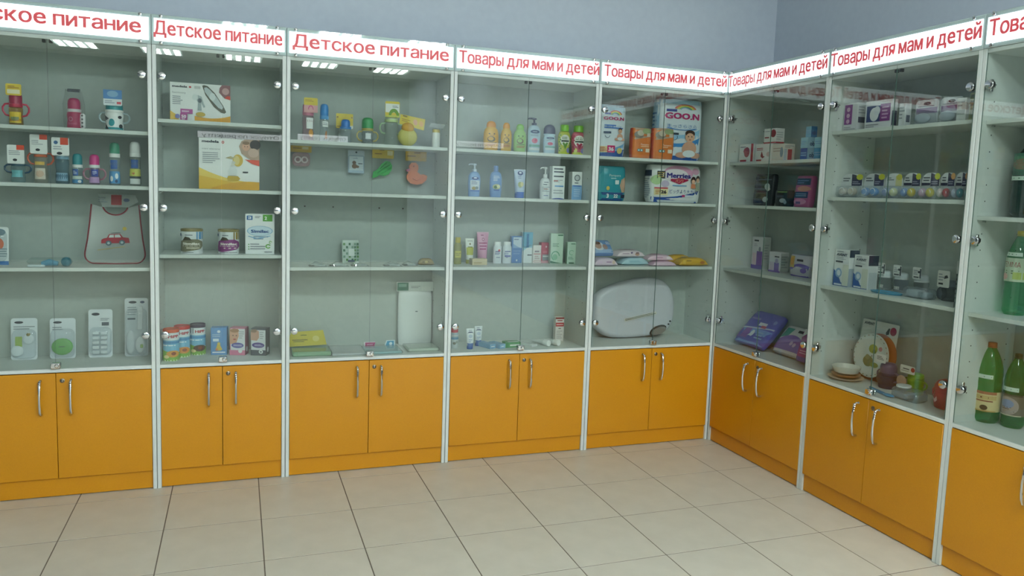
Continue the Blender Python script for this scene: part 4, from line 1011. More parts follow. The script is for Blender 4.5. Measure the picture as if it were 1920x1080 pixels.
tube_pack(L('white cream tube with a yellow green label', 'tube', -1.482, .215, 1.058, 'baby care goods on the third shelf'), .052, .140, '#e2e6dc', '#c8c45a', [('r', .05, .22, .95, .58, '#b8b83c'), ('r', .15, .06, .85, .2, '#e8eadc'), ('e', .5, .74, .1, .05, '#8a7a4a'), ('x', .2, .84, .8, .92, 1, '#a8aca0'), ('r', .2, .58, .8, .62, '#7a8030')])
tube_pack(L('pink cream tube standing behind a small tan carton', 'tube', -1.398, .245, 1.058, 'baby care goods on the third shelf'), .070, .175, '#d89cba', '#e0b0c8', [('e', .5, .72, .12, .06, '#b05a80'), ('e', .5, .72, .06, .03, '#e8c8d8'), ('r', .12, .56, .88, .60, '#a83a70'), ('x', .15, .3, .85, .52, 2, '#b04a80'), ('x', .3, .84, .7, .92, 1, '#a05078')], crimp='#e0b4c8')
carton(L('small tan carton lying in front of the pink tube', 'box', -1.450, .15, 1.058, 'baby care goods on the third shelf', 4), .088, .034, .05, '#d8c6a4', [('x', .1, .2, .7, .5, 1, '#b09a70')], top=[('r', .1, .1, .9, .9, '#e0d2b4')])
PW = [('x', .2, .62, .8, .76, 1, '#2a3a8a'), ('x', .15, .44, .85, .62, 3, '#4a58a0'), ('x', .3, .18, .7, .34, 1, '#9aa4b8')]
bottle(L('white powder bottle with a red emblem', 'bottle', -1.314, .225, 1.058, 'baby care goods on the third shelf'), .050, .122, '#e4e9ee', '#eef1f3', .040, .018, .6, [('e', .6, .76, .13, .1, '#c04a4a')] + PW, 'straight')
bottle(L('white powder bottle with dark blue lettering', 'bottle', -1.257, .225, 1.058, 'baby care goods on the third shelf'), .054, .123, '#e2e8ef', '#eef1f3', .044, .018, .6, PW + [('r', .2, .3, .8, .42, '#5a60a8')], 'straight')
carton(L('blue carton with a pale picture on its upper half', 'box', -1.190, .262, 1.058, 'baby care goods on the third shelf'), .062, .154, .035, '#5a86c2', [('r', .12, .56, .95, .96, '#c8d8e8'), ('p', [(.12, .72), (.5, .62), (.95, .56), (.12, .56)], '#8fb0d8'), ('x', .2, .84, .8, .92, 1, '#7a88a8'), ('e', .5, .1, .08, .04, '#dfe8f0'), ('x', .15, .3, .85, .5, 2, '#7fa0d0')])
carton(L('tall carton, blue above and white below', 'box', -1.126, .26, 1.058, 'baby care goods on the third shelf'), .062, .178, .035, '#e4eaec', [('r', 0, .5, 1, 1, '#6fb0d0'), ('p', [(0, .38), (0, .5), (1, .5), (1, .62)], '#9acade'), ('r', .38, .5, .62, .95, '#3a88b8'), ('x', .4, .52, .6, .93, 9, '#1f4a80'), ('x', .5, .22, .95, .3, 1, '#4a545c')])
carton(L('small white carton with red lines in front of tall cartons', 'box', -1.072, .248, 1.058, 'baby care goods on the third shelf'), .050, .104, .045, '#e8e2e0', [('r', .08, .5, .92, .54, '#c05a58'), ('r', .2, .62, .75, .7, '#8a7a84'), ('x', .2, .22, .8, .44, 2, '#c0a8a8'), ('r', .1, .06, .9, .16, '#c86a64'), ('r', .14, .075, .86, .145, '#e8e2e0')])
carton(L('crimson carton with a grey lower panel', 'box', -1.015, .262, 1.058, 'baby care goods on the third shelf'), .050, .119, .04, '#b84a60', [('r', .15, .12, .95, .42, '#8a9092'), ('e', .6, .8, .09, .05, '#e8c8d0'), ('x', .2, .48, .9, .6, 2, '#d8909c'), ('r', .2, .3, .9, .36, '#d8d8d8'), ('r', 0, 0, 1, .1, '#d8a0a8')])
carton(L('larger pale green carton with a green leaf pattern', 'box', -.960, .215, 1.058, 'baby care goods on the third shelf', -6), .076, .176, .04, '#c2d8c6', [('o', .4, .26, .34, .16, .2, 0, 250, '#6aa484'), ('e', .36, .22, .2, .1, '#8fc0a0'), ('p', [(0, .02), (0, .1), (.5, .05), (1, .02)], '#2f6a4a'), ('x', .15, .55, .7, .68, 3, '#7a9a86'), ('r', .55, .92, .95, .96, '#4a7a60')])
carton(L('smaller pale green carton at the right end of its shelf', 'box', -.872, .20, 1.058, 'baby care goods on the third shelf', -6), .052, .127, .035, '#c6dccc', [('r', .2, .02, .8, .07, '#2f5a40'), ('x', .1, .2, .8, .34, 2, '#7aa088'), ('o', .5, .52, .3, .12, .25, 30, 300, '#8fbca0'), ('x', .4, .88, .95, .96, 1, '#4a7a60')])
# bottom board
bottle(L('spray can shaped bottle with a red cap and blue band', 'bottle', -1.580, .13, .6, 'creams on the bottom board'), .044, .118, '#c2ccd0', '#c23a50', .040, .030, 1.0, [('r', 0, .48, 1, .9, '#6a98bc'), ('e', .4, .2, .18, .1, '#7a7a72'), ('e', .65, .28, .14, .09, '#9aa49a')], 'straight')
CT = [('r', 0, 0, 1, .16, '#3a64a8'), ('x', .2, .2, .8, .4, 2, '#8fa4c4'), ('e', .5, .56, .28, .1, '#b8c8dc'), ('p', [(.05, .72), (.3, .82), (.7, .82), (.95, .72), (.7, .76), (.3, .76)], '#2a3a6a'), ('x', .25, .84, .75, .95, 1, '#98a4b4')]
tube_pack(L('white cream tube with a blue cap, in front', 'tube', -1.502, .09, .6, 'creams on the bottom board'), .046, .113, '#dfe6ea', '#2f5ca8', CT)
tube_pack(L('white cream tube with a blue cap, behind its twin', 'tube', -1.432, .165, .6, 'creams on the bottom board'), .046, .111, '#dbe3e8', '#2f5ca8', CT)
carton(L('pale blue cream carton lying flat, left of a pair', 'box', -1.398, .115, .6, 'creams on the bottom board', 22), .040, .026, .11, '#7fb0d4', [('x', .2, .3, .8, .7, 1, '#e4eef4')], top=[('r', .15, .1, .85, .9, '#6aa0cc'), ('x', .25, .3, .75, .7, 3, '#a8cce4')])
carton(L('pale blue cream carton lying flat, right of a pair', 'box', -1.340, .105, .6, 'creams on the bottom board', 22), .040, .026, .10, '#8ab8d8', [('x', .2, .3, .8, .7, 1, '#e4eef4')], top=[('r', .15, .1, .85, .9, '#74a8d0'), ('x', .25, .3, .75, .7, 3, '#a8cce4')])
carton(L('green soap carton lying on the bottom board', 'box', -1.255, .105, .6, 'creams on the bottom board', 2), .092, .030, .055, '#5aa068', [('r', .3, .3, .95, .6, '#d8e4dc'), ('r', 0, 0, .2, 1, '#3f8a50')], top=[('r', .2, .1, .9, .5, '#e0e8e2'), ('r', .05, .6, .6, .9, '#3f8a50')])
carton(L('flat white carton lying beside the glass lock', 'box', -1.150, .14, .6, 'creams on the bottom board', 24), .048, .012, .13, '#dde2e2', top=[('x', .2, .2, .8, .8, 4, '#a8b2b4')])
for u, n in ((-1.065, 'left of a pair'), (-1.005, 'right of a pair')):
    t = place('tube', *L('white tube lying with its round cap to the front, ' + n, 'tube', u, .12, .6, 'creams on the bottom board', 26))
    MB().lathe([(.0165, -.055), (.0175, -.052), (.0175, -.022), (.0165, -.02)], col('#eef1f0', .35), 18, axis='y', off=(0, 0, .0178)).build('cap', t)
    MB().loft([[(.0155 * a * math.cos(2 * PI * i / 16), y, .0172 + .0155 * b * math.sin(2 * PI * i / 16)) for i in range(16)] for y, a, b in ((-.02, 1, 1), (.02, 1.1, .7), (.06, 1.25, .08))], col('#d6dcda', .35)).build('tube_body', t)
carton(L('upright white carton with a red band and dark red top', 'box', -.919, .225, .6, 'creams on the bottom board', -4), .052, .141, .04, '#e2dedc', [('r', 0, .93, 1, 1, '#8e2430'), ('r', .02, .62, .98, .78, '#b82c3c'), ('x', .1, .66, .9, .74, 1, '#e8c8cc'), ('r', .2, .85, .8, .89, '#a83c48'), ('r', .35, .52, .65, .55, '#4a4a50'), ('x', .12, .1, .88, .46, 5, '#b8b4b4')])

# ---- fifth cabinet: nappies and wipes
SKY = '#bcd8ec'
def baby(cu, cv, s, k):
    return [('e', cu, cv - .02, .15 * s, .14 * s * k, SK), ('e', cu - .14 * s, cv - .15 * s * k, .13 * s, .055 * s * k, SK), ('e', cu + .14 * s, cv - .15 * s * k, .13 * s, .055 * s * k, SK), ('e', cu, cv - .12 * s * k, .13 * s, .07 * s * k, '#e8eef2'), ('e', cu, cv + .21 * s * k, .10 * s, .105 * s * k, '#e0b094'), ('e', cu, cv + .27 * s * k, .10 * s, .065 * s * k, '#4a3228'), ('e', cu, cv + .20 * s * k, .085 * s, .08 * s * k, '#e0b094'),
            ('e', cu - .035 * s, cv + .21 * s * k, .012 * s, .012 * s * k, '#2a2020'), ('e', cu + .035 * s, cv + .21 * s * k, .012 * s, .012 * s * k, '#2a2020'), ('e', cu, cv + .15 * s * k, .022 * s, .01 * s * k, '#b04a48')]
def rainbow(cu, cv, ru, rv):
    return [('o', cu, cv, ru * (1 - .13 * i), rv * (1 - .13 * i), .16, 15, 165, c) for i, c in enumerate(('#d86a6a', '#e0a850', '#e0d868', '#7ab86a', '#6a9ad0'))]
pouch(L('white and blue nappy pack with a rainbow, left end of the top shelf', 'nappy pack', -.690, .13, 1.68, 'nappy packs'), .176, .285, .09, '#dfe8f0', [('w', 0, 1, 0, .18, .1, .3, '#7fb4e0'), ('w', 0, 1, 0, .05, .1, .16, '#2f62b0'), ('r', 0, .9, 1, 1, SKY)] + rainbow(.55, .82, .26, .11) + [('r', .16, .84, .38, .875, '#3a4a9c'), ('b', .5, .765, .075, 'GOO.N', '#f4f4f6', .78), ('b', .5, .765, .065, 'GOO.N', '#b8286e', .74), ('x', .16, .55, .85, .65, 2, '#4a7ac0'), ('t', .5, .60, .04, 'おむつ', '#3a6ab8', .55), ('r', .14, .46, .4, .50, '#4a5a78'), ('o', .28, .42, .09, .05, .2, 180, 360, '#4a5a78')] + baby(.74, .42, .75, .62) + [('r', 0, .08, .34, .20, '#e8d8a0'), ('x', .02, .09, .32, .19, 3, '#c86a5a'), ('r', .28, .08, .56, .22, '#c8286e'), ('b', .42, .15, .075, '36', '#f6eef2', .18), ('e', .74, .12, .1, .06, '#d8c87a')], gus=.012, topc='#c8dcec')
def small(label, u, w, h):
    pouch(L(label, 'nappy pack', u, .088, 1.68, 'nappy packs'), w, h, .064, '#dc7c38', [('r', 0, .62, 1, 1, '#b8a088'), ('e', .3, .78, .24, .12, '#8a8276'), ('e', .38, .84, .18, .1, '#c8bca8'), ('e', .72, .9, .25, .1, '#98a878'), ('w', 0, 1, .3, .60, .66, .74, '#dc7c38'), ('t', .62, .46, .06, 'Pampers', '#f2e4d4', .44), ('x', .4, .36, .85, .42, 1, '#f0c8a0'), ('e', .3, .26, .08, .05, '#3f8a94'), ('e', .44, .26, .08, .05, '#3f8a94'), ('e', .3, .26, .04, .025, '#e8f0ea'), ('e', .44, .26, .04, .025, '#e8f0ea'), ('r', .66, .2, .88, .32, '#f0e0c8'), ('r', .7, .72, .9, .84, '#d8c8b4')], [('r', .1, 0, .9, 1, '#c04a34')])
small('small orange nappy pack left of a matching one', -.515, .124, .172)
small('small orange nappy pack right of a matching one', -.372, .140, .178)
pouch(L('tallest nappy pack with a sitting baby and rainbow, right of orange packs', 'nappy pack', -.212, .195, 1.68, 'nappy packs'), .310, .362, .12, '#dfe9f1', [('w', 0, 1, 0, .46, .34, .56, '#9cccec'), ('w', 0, 1, 0, .32, .20, .42, '#4a96dc'), ('w', 0, 1, 0, .08, .05, .16, '#2a5cae'), ('r', 0, .93, 1, 1, '#a8cce4')] + rainbow(.56, .83, .26, .10) + [('r', .14, .80, .36, .84, '#3a4a9c'), ('b', .50, .735, .115, 'GOO.N', '#f6f6f8', .80), ('b', .50, .735, .10, 'GOO.N', '#b8286e', .76), ('t', .50, .565, .06, 'まっさらさら', '#f4f8fa', .70), ('t', .50, .565, .052, 'まっさらさら', '#3a78c0', .67), ('o', .5, .54, .36, .04, .3, 190, 350, '#4a88c8'), ('r', .20, .42, .42, .455, '#3a4656'), ('o', .32, .38, .08, .05, .15, 150, 390, '#3a4656')] + baby(.68, .22, 1.15, .75) + [('r', .08, .14, .26, .2, '#d8e8a0'), ('e', .22, .13, .06, .045, '#e0a048')], [('r', .1, .05, .9, .95, '#9cc0dc'), ('x', .2, .3, .8, .8, 8, '#4a7ab0')])
pouch(L('teal nappy pack marked 3 with a blue foot band', 'nappy pack', -.662, .155, 1.431, 'nappy packs'), .178, .200, .09, '#2a96a6', [('r', 0, 0, 1, .24, '#23508e'), ('t', .55, .74, .07, 'Pampers', '#e8f2f2', .42), ('x', .4, .62, .72, .68, 1, '#bfe0e2'), ('p', [(.82, .25), (.74, .45), (.8, .62), (1, .72), (1, .25)], '#c8a890'), ('e', .92, .5, .09, .12, '#d8b098'), ('r', .56, .48, .7, .6, '#dfe8e8'), ('b', .30, .14, .12, '3', '#f0f4f6'), ('b', .60, .14, .10, '22', '#f0f4f6'), ('r', .8, .08, .98, .18, '#1e2a48'), ('e', .30, .36, .06, .06, '#d8c060'), ('r', 0, .24, .14, 1, '#4aaab6')])
pouch(L('wide white nappy pack with purple lettering and a blue wave', 'nappy pack', -.240, .165, 1.431, 'nappy packs'), .345, .222, .13, '#eceff0', [('w', 0, 1, 0, .14, .1, .36, '#2450a4'), ('r', 0, .0, 1, .06, '#dfe6ea'), ('e', .5, .80, .3, .2, '#e0a4c4'), ('e', .44, .74, .26, .17, '#f0e8ee'), ('e', .08, .6, .09, .13, '#b8d8a0'), ('e', .24, .5, .08, .09, '#ccc0dc'), ('e', .86, .86, .08, .09, '#d8a8c0'), ('r', .08, .64, .23, .84, '#2c3038'), ('x', .09, .66, .22, .82, 3, '#c8b060'), ('p', [(.34, .58), (.52, .52), (.70, .62), (.52, .68)], '#b82a54'), ('p', [(.34, .64), (.70, .64), (.70, .60), (.52, .50), (.34, .58)], '#b82a54'), ('t', .52, .585, .085, 'パンツ', '#f0dca0', .16), ('b', .50, .735, .15, 'Merries', '#f2f0f4', .50), ('b', .50, .735, .135, 'Merries', '#3c3488', .475), ('x', .38, .42, .7, .5, 1, '#8ab4dc'), ('r', .04, .19, .29, .40, '#f0e4b0'), ('r', .04, .36, .29, .40, '#d05060'), ('b', .21, .28, .09, '26', '#3a3440', .10), ('x', .06, .21, .15, .34, 3, '#c88a50'), ('t', .60, .30, .10, 'ビッグより大きい', '#f4f6f8', .58), ('t', .60, .30, .088, 'ビッグより大きい', '#22408e', .55), ('r', .62, .16, .82, .21, '#dce4f0'), ('r', .58, .155, .64, .215, '#c8407c'), ('e', .80, .62, .05, .1, '#3a2a28'), ('e', .80, .58, .036, .06, '#e0b498'), ('p', [(.75, .4), (.76, .52), (.84, .52), (.86, .4)], '#e0906a'), ('e', .90, .66, .045, .09, '#3a2a28'), ('e', .90, .62, .034, .06, '#e0b498'), ('p', [(.85, .34), (.86, .56), (.95, .56), (.96, .34)], '#a8b09c')], [('r', .1, .7, .9, .86, '#2c3850'), ('x', .15, .1, .85, .65, 10, '#9aa6b4')], gus=0, p=4)
wipes(L('pink wipes pack at the left, under the blue pack', 'wipes', -.716, .095, 1.058, 'wipes packs'), .152, .10, .048, '#e2cfe0', [('x', .5, .4, .8, .7, 1, '#8a5a90'), ('e', .88, .5, .08, .4, '#e0c8b8'), ('r', .02, .2, .3, .8, '#e0c8e0')])
pouch(L('blue wipes pack with a baby picture propped on the pink pack', 'wipes', -.712, .10, 1.058 + .0625, 'wipes packs', 0, -48), .135, .105, .034, '#7a9ed0', [('r', 0, 0, 1, .25, '#a8c0e4'), ('e', .36, .5, .26, .34, '#e0e4ec'), ('e', .34, .52, .17, .24, '#c8a090'), ('e', .34, .72, .16, .12, '#7a5a50'), ('e', .66, .42, .12, .2, '#b89a94'), ('x', .75, .6, .96, .85, 2, '#dfe6f4')], name='wipes_pack', p=5)
wipes(L('light blue wipes pack under the white and pink pack', 'wipes', -.492, .155, 1.058, 'wipes packs'), .182, .10, .045, '#bcdce6', [('x', .2, .3, .8, .7, 2, '#8ab4c8')])
wipes(L('white and pink wipes pack lying on the light blue pack', 'wipes', -.528, .155, 1.058 + .0465, 'wipes packs', 5), .196, .10, .042, '#ecdce4', [('x', .1, .4, .5, .7, 1, '#9a7a98'), ('e', .75, .4, .1, .35, '#c8a090'), ('e', .75, .7, .08, .2, '#8a6a70'), ('e', .5, .75, .05, .2, '#6a5a88')], [('r', .1, .1, .9, .9, '#ecdce2'), ('e', .4, .5, .08, .15, '#b06a90'), ('e', .6, .5, .08, .15, '#7a6a90')])
wipes(L('lower pink wipes pack in the middle of the shelf', 'wipes', -.330, .095, 1.058, 'wipes packs'), .160, .10, .030, '#e8c8da', [('x', .1, .3, .9, .7, 1, '#e8d4e0')])
wipes(L('upper pink wipes pack with white corners, middle of the shelf', 'wipes', -.350, .10, 1.058 + .0315, 'wipes packs', -7), .164, .09, .036, '#e4c4d6', [('x', .25, .4, .7, .7, 1, '#9a4a80'), ('e', .86, .5, .1, .4, '#efe0e6')], [('r', .1, .2, .6, .8, '#e6c0d2')])
wipes(L('yellow wipes pack standing behind another yellow one', 'wipes', -.150, .20, 1.058, 'wipes packs', -4), .170, .08, .056, '#d8a83a', [('x', .2, .3, .8, .7, 1, '#b8862a')], [('r', .2, .2, .8, .8, '#c8982e')])
wipes(L('yellow wipes pack in front at the right end of the shelf', 'wipes', -.125, .10, 1.058, 'wipes packs'), .200, .09, .050, '#d8aa3c', [('x', .15, .6, .5, .85, 1, '#4a3a2a'), ('e', .84, .4, .1, .3, '#b8763a'), ('r', 0, .1, .12, .9, '#e0b850')], [('e', .2, .6, .14, .24, '#8ab0d0')])

def baby_scale():
    t = place('baby_scale', *L('large pale oval baby scale standing on its edge', 'baby scale', -.420, .235, .6, None, 0, -4))
    out = [(95, 450), (106, 415), (130, 388), (185, 350), (260, 320), (350, 292), (450, 270), (550, 253), (640, 245), (710, 247), (770, 256), (820, 274), (860, 302), (895, 340), (920, 385), (938, 440), (945, 500), (945, 570), (938, 640), (922, 690), (898, 725), (868, 752), (830, 772), (750, 792), (650, 805), (520, 813), (400, 815), (320, 811), (250, 800), (195, 780), (150, 750), (112, 718), (88, 685), (78, 630), (78, 550), (84, 495)]
    k = .563 / 870
    pts = [((x - 510) * k, (815 - y) * k) for x, y in out]
    cx, cz = 0.0, .175
    def ring(s, y): return [(cx + (x - cx) * s, y, cz + (z - cz) * s) for x, z in pts]
    rings = [ring(.90, .045), ring(.97, .038), ring(1.0, .015), ring(1.0, 0), ring(.985, -.018), ring(.95, -.032), ring(.90, -.038), ring(.84, -.040), ring(.6, -.037), ring(.3, -.034), ring(.05, -.033)]
    MB().loft([r[::-1] for r in rings], col('#cfd1da', .22)).build('scale_shell', t)
    ys = -.0425
    n = 16
    def hole(a): return [(.155 + .058 * math.cos(a) * .94 - .018 * math.sin(a), .045 + .058 * math.cos(a) * .42 + .022 * math.sin(a))]
    o = [hole(2 * PI * i / n)[0] for i in range(n)]
    MB().prism(o[::-1], ys - .003, ys + .012, col('#3a3632', .5)).build('handle_slot', t)
    MB().prism([(x * .9 + .0185, z * .78 + .006) for x, z in o][::-1], ys - .004, ys, col('#8a8682', .4)).build('handle_grip', t)
    for x, z in ((.240, .098), (.229, .080)): MB().lathe([(.0055, ys + .012), (.0055, ys - .001)], M_DARK, 12, axis='y', off=(x, 0, z)).build('button', t)
    f = (lambda u, v, e: (-.078 + u * .222 - v * .003, -.0415 - e - .001, .103 + u * .041 + v * .018)), .222, .018
    prints('label_strip', t, f, [('r', 0, 0, 1, 1, '#d8d6cc'), ('x', .03, .15, .97, .9, 2, '#4a4844')])
baby_scale()

# ---------------------------------------------------------------- goods: right run
# ---- sixth cabinet: pads and hygiene goods
RW = [('e', .55, .55, .2, .28, '#a02c3c'), ('p', [(.3, .6), (.5, .3), (.62, .32), (.5, .75), (.38, .78)], '#b03a48'), ('x', .08, .78, .6, .9, 1, '#8a8a92'), ('r', .1, .02, .55, .14, '#a83040'), ('r', .84, 0, 1, 1, '#b82f44')]
carton(Q('white and red carton nearest the corner on the top shelf', 'box', -.105, .105, 1.68, 'white and red breast pad cartons'), .130, .104, .06, '#ecebec', RW)
carton(Q('white and red carton in the middle of its lower row', 'box', -.262, .105, 1.68, 'white and red breast pad cartons'), .150, .098, .06, '#ecebec', [('x', .1, .62, .7, .8, 2, '#a84050'), ('p', [(.34, .3), (.4, .6), (.5, .3), (.6, .28), (.46, .18)], '#8a3440'), ('r', .1, .02, .4, .12, '#b03a48'), ('e', .78, .4, .1, .14, '#d8c0c0')])
carton(Q('cream carton with a grey and red side, right of its lower row', 'box', -.392, .105, 1.68, 'white and red breast pad cartons'), .092, .092, .075, '#e2dcd4', [('x', .1, .5, .9, .8, 2, '#b8a8a0'), ('e', .85, .5, .14, .3, '#8aa0b0')], [('r', .05, .0, .3, .7, '#b8c4d0'), ('r', .38, .0, .75, .68, '#b04050'), ('x', .1, .75, .9, .92, 2, '#9aa0a8')])
carton(Q('white and red carton standing on top of the lower row', 'box', -.300, .11, 1.7785, 'white and red breast pad cartons'), .098, .082, .06, '#e8e6e6', [('e', .80, .66, .24, .26, '#9a2438'), ('r', 0, 0, 1, .10, '#b03244'), ('x', .08, .3, .5, .5, 1, '#a03a48'), ('x', .1, .76, .5, .86, 1, '#9a9aa2')], [('x', .1, .2, .9, .8, 4, '#b8bcbe'), ('r', 0, 0, 1, .1, '#b03244')])
def ob(label, u, z, w, h, dp, c, cs, txt=True):
    carton(Q(label, 'box', u, .105, z, 'small blue tampon cartons'), w, h, dp, c, [('x', .1, .3, .9, .7, 2, '#8fb4dc')], [('r', 0, 0, 1, 1, cs)] + ([('b', .5, .45, .42, 'ob', '#3a5a8a', .5)] if txt else []))
ob('small dark blue tampon carton at the bottom of its stack', -.585, 1.68, .052, .060, .055, '#2c52a4', '#a8cce4')
ob('small pale blue tampon carton in the middle of its stack', -.585, 1.7408, .054, .055, .055, '#9cc8dc', '#b0d4e6')
ob('small blue tampon carton on top of its stack', -.600, 1.7963, .040, .056, .038, '#7fb4d4', '#2f7ab8')
ob('blue tampon carton next to the post, lower of two', -.690, 1.68, .066, .058, .05, '#4a9ccc', '#3a8cc0', False)
ob('cyan tampon carton next to the post, upper of two', -.690, 1.7388, .066, .054, .05, '#a4d4e2', '#7ac0d8', False)
pouch(Q('tall black pack of pads leaning on the second shelf', 'pack', -.240, .115, 1.434, 'dark packs of pads', 0, -5), .165, .178, .045, '#22262e', [('r', .06, .80, .94, .84, '#5a6470'), ('r', .06, .62, .8, .68, '#3f4854'), ('r', .06, .5, .94, .53, '#6a747e'), ('e', .76, .60, .14, .1, '#b8c0c4'), ('e', .82, .52, .1, .07, '#c8ccc8'), ('r', .06, .36, .8, .42, '#3a4450'), ('e', .74, .18, .14, .09, '#a8b2b8'), ('r', .06, .1, .5, .22, '#3a4048')], rough=.18, p=5)
pouch(Q('small black pack of pads between taller packs', 'pack', -.418, .115, 1.434, 'dark packs of pads'), .118, .088, .05, '#20262e', [('r', .2, .86, .9, .94, '#6a8a50'), ('r', .1, .55, .7, .7, '#3a4656'), ('e', .62, .36, .22, .14, '#a8b6c0'), ('e', .8, .26, .1, .12, '#8fa0ac')], rough=.18, p=5)
pouch(Q('pink pack of pads with dark blue windows beside the post', 'pack', -.562, .12, 1.434, 'dark packs of pads', 0, -5), .125, .165, .045, '#b85a8c', [('r', .08, .7, .95, .92, '#2c3460'), ('x', .15, .74, .85, .88, 2, '#6a78b0'), ('e', .6, .58, .4, .09, '#d08a80'), ('r', .04, .28, .9, .48, '#2e3a6c'), ('x', .15, .32, .8, .44, 2, '#8a9ac8'), ('e', .45, .16, .4, .1, '#d88ab4'), ('r', .2, .08, .5, .16, '#5a3a80')], rough=.18, p=5)
carton(Q('tall lilac and purple carton nearest the corner on the third shelf', 'box', -.092, .235, 1.057, 'lilac breast pad cartons'), .104, .190, .052, '#dcd8de', [('r', .45, .10, .95, .56, '#7a4fa8'), ('r', 0, 0, 1, .13, '#6a4fb0'), ('r', .1, .12, .42, .5, '#e4c8d4'), ('r', .2, .86, .6, .91, '#34343c'), ('x', .2, .7, .6, .8, 2, '#b0a8b8'), ('e', .72, .62, .1, .08, '#8a8a98')], [('r', .05, .02, .95, .98, '#b8bcb8'), ('x', .15, .3, .85, .8, 6, '#9aa09e')])
carton(Q('low white and lilac carton in the middle of its shelf', 'box', -.268, .225, 1.057, 'lilac breast pad cartons'), .100, .116, .058, '#dedbe0', [('r', 0, 0, 1, .08, '#8a6ac0'), ('r', .48, .05, .9, .48, '#8a6cc0'), ('r', .1, .1, .45, .5, '#d8c4d8'), ('r', .5, .74, .9, .80, '#34343c'), ('e', .7, .56, .14, .12, '#b8a8cc')], [('r', .04, .04, .96, .96, '#b4b8b4'), ('x', .12, .2, .9, .85, 5, '#8f9592')])
pouch(Q('rounded purple pack with a yellow flash beside the post', 'pack', -.505, .20, 1.057, 'lilac breast pad cartons'), .170, .118, .07, '#d6d2de', [('w', 0, 1, 0, .3, .8, .5, '#6a52b4'), ('r', .05, .4, .3, .95, '#d0b060'), ('e', .18, .7, .1, .2, '#d89a3c'), ('r', .42, .72, .72, .82, '#2c2c34'), ('r', .38, .36, .52, .46, '#e4e0ec'), ('e', .74, .3, .14, .12, '#8a70c8')], name='breast_pad_pack', p=4)
t = pouch(Q('large violet pack of bed pads lying slanted on the bottom', 'pack', -.185, .12, .6 + .0155, 'purple packs of bed pads', 0, -42), .270, .235, .05, '#5f58bc', [('r', 0, 0, 1, .46, '#7f96dc'), ('r', 0, .12, .36, .46, '#8a5ab0'), ('p', [(0, .44), (1, .56), (1, .52), (0, .40)], '#c8c8e4'), ('r', .1, .72, .4, .77, '#8a78c8'), ('r', .46, .56, .72, .66, '#dcd8e8'), ('r', .58, .5, .74, .58, '#b84a6a'), ('e', .46, .3, .06, .1, '#e0e4f2'), ('p', [(.36, .2), (.42, .22), (.5, .38), (.46, .4)], '#e0e4f2'), ('x', .6, .15, .95, .4, 3, '#9ab0e0'), ('e', .9, .74, .05, .06, '#8a8ad8')], name='bed_pad_pack', rough=.16, p=5)
pouch(Q('white and lilac pack of bed pads in the middle of the bottom', 'pack', -.450, .165, .6 + .0145, 'purple packs of bed pads', 0, -38), .205, .175, .05, '#d8d4dc', [('p', [(.02, .5), (.1, .9), (.4, .9), (.3, .6)], '#4f9a96'), ('w', 0, 1, .08, .40, .9, .46, '#8a5cb8'), ('w', .1, 1, .08, .2, .5, .3, '#7a6cc0'), ('r', .58, .78, .84, .88, '#34343c'), ('e', .6, .36, .06, .08, '#c8b0e0'), ('e', .74, .32, .06, .08, '#c8b0e0')], name='bed_pad_pack', rough=.16, p=5)
pouch(Q('magenta pack of pads with a yellow flower beside the post', 'pack', -.660, .145, .6 + .0075, 'purple packs of bed pads', 0, -16), .170, .180, .06, '#a02c86', [('r', 0, 0, 1, .14, '#5a44a0'), ('e', .5, .52, .13, .11, '#d07ac0'), ('e', .5, .52, .07, .06, '#e0b030'), ('x', .15, .22, .9, .36, 2, '#d890c8'), ('p', [(0, .7), (0, 1), (.5, 1)], '#e2dce4')], name='bed_pad_pack', rough=.16, p=5)

# ---- seventh cabinet: breast pads, soothers, bottles, tableware
carton(Q('white carton with a purple photo panel, nearest the post, top shelf', 'box', -.885, .11, 1.808, 'nursing goods on the top shelf'), .090, .134, .05, '#dcdce2', [('r', .08, .25, .62, .95, '#8a3f90'), ('e', .35, .78, .12, .08, '#d8b0d0'), ('e', .35, .56, .12, .08, '#d8b0d0'), ('e', .35, .36, .12, .08, '#d8b0d0'), ('x', .1, .05, .9, .18, 2, '#a8a8b0')], [('r', .1, .3, .9, .5, '#4a4a60'), ('x', .1, .6, .9, .9, 3, '#a8a8b4')])
carton(Q('white carton of nursing pads with a navy and purple picture', 'box', -1.058, .10, 1.808, 'nursing goods on the top shelf'), .155, .131, .035, '#e2e2e8', [('r', .06, .26, .64, .82, '#2c3c78'), ('r', .58, .26, .96, .86, '#8a3a8c'), ('e', .36, .52, .17, .24, '#e8eaf0'), ('e', .46, .64, .12, .16, '#dfe2ec'), ('x', .65, .32, .92, .8, 4, '#d0a8d0'), ('x', .06, .06, .6, .2, 2, '#a0a0aa')], [('r', .1, .1, .9, .6, '#4a4a64')])
carton(Q('narrow white carton between nursing pads and blister packs', 'box', -1.195, .10, 1.808, 'nursing goods on the top shelf'), .034, .104, .035, '#dcdee2', [('x', .1, .3, .9, .9, 4, '#9aa0a8')], [('r', .2, .2, .8, .5, '#6a7080')])
for u, w, n in ((-1.292, .118, 'left of a pair'), (-1.415, .108, 'right of a pair')):
    blister(Q('clear blister pack of a breast shield with grey card, ' + n, 'pack', u, .12, 1.808, 'nursing goods on the top shelf'), w, .112, .045, '#d4d6dc', [('e', .5, .86, .16, .06, '#2c3038'), ('r', .04, .48, .96, .70, '#8a6a98'), ('x', .1, .72, .9, .8, 1, '#8a90a0')], (.5, .28, .86, .50), [ball_in('shield', .5, .28, .34, .2, '#b8c0cc', .5, .7)], rad=.016)
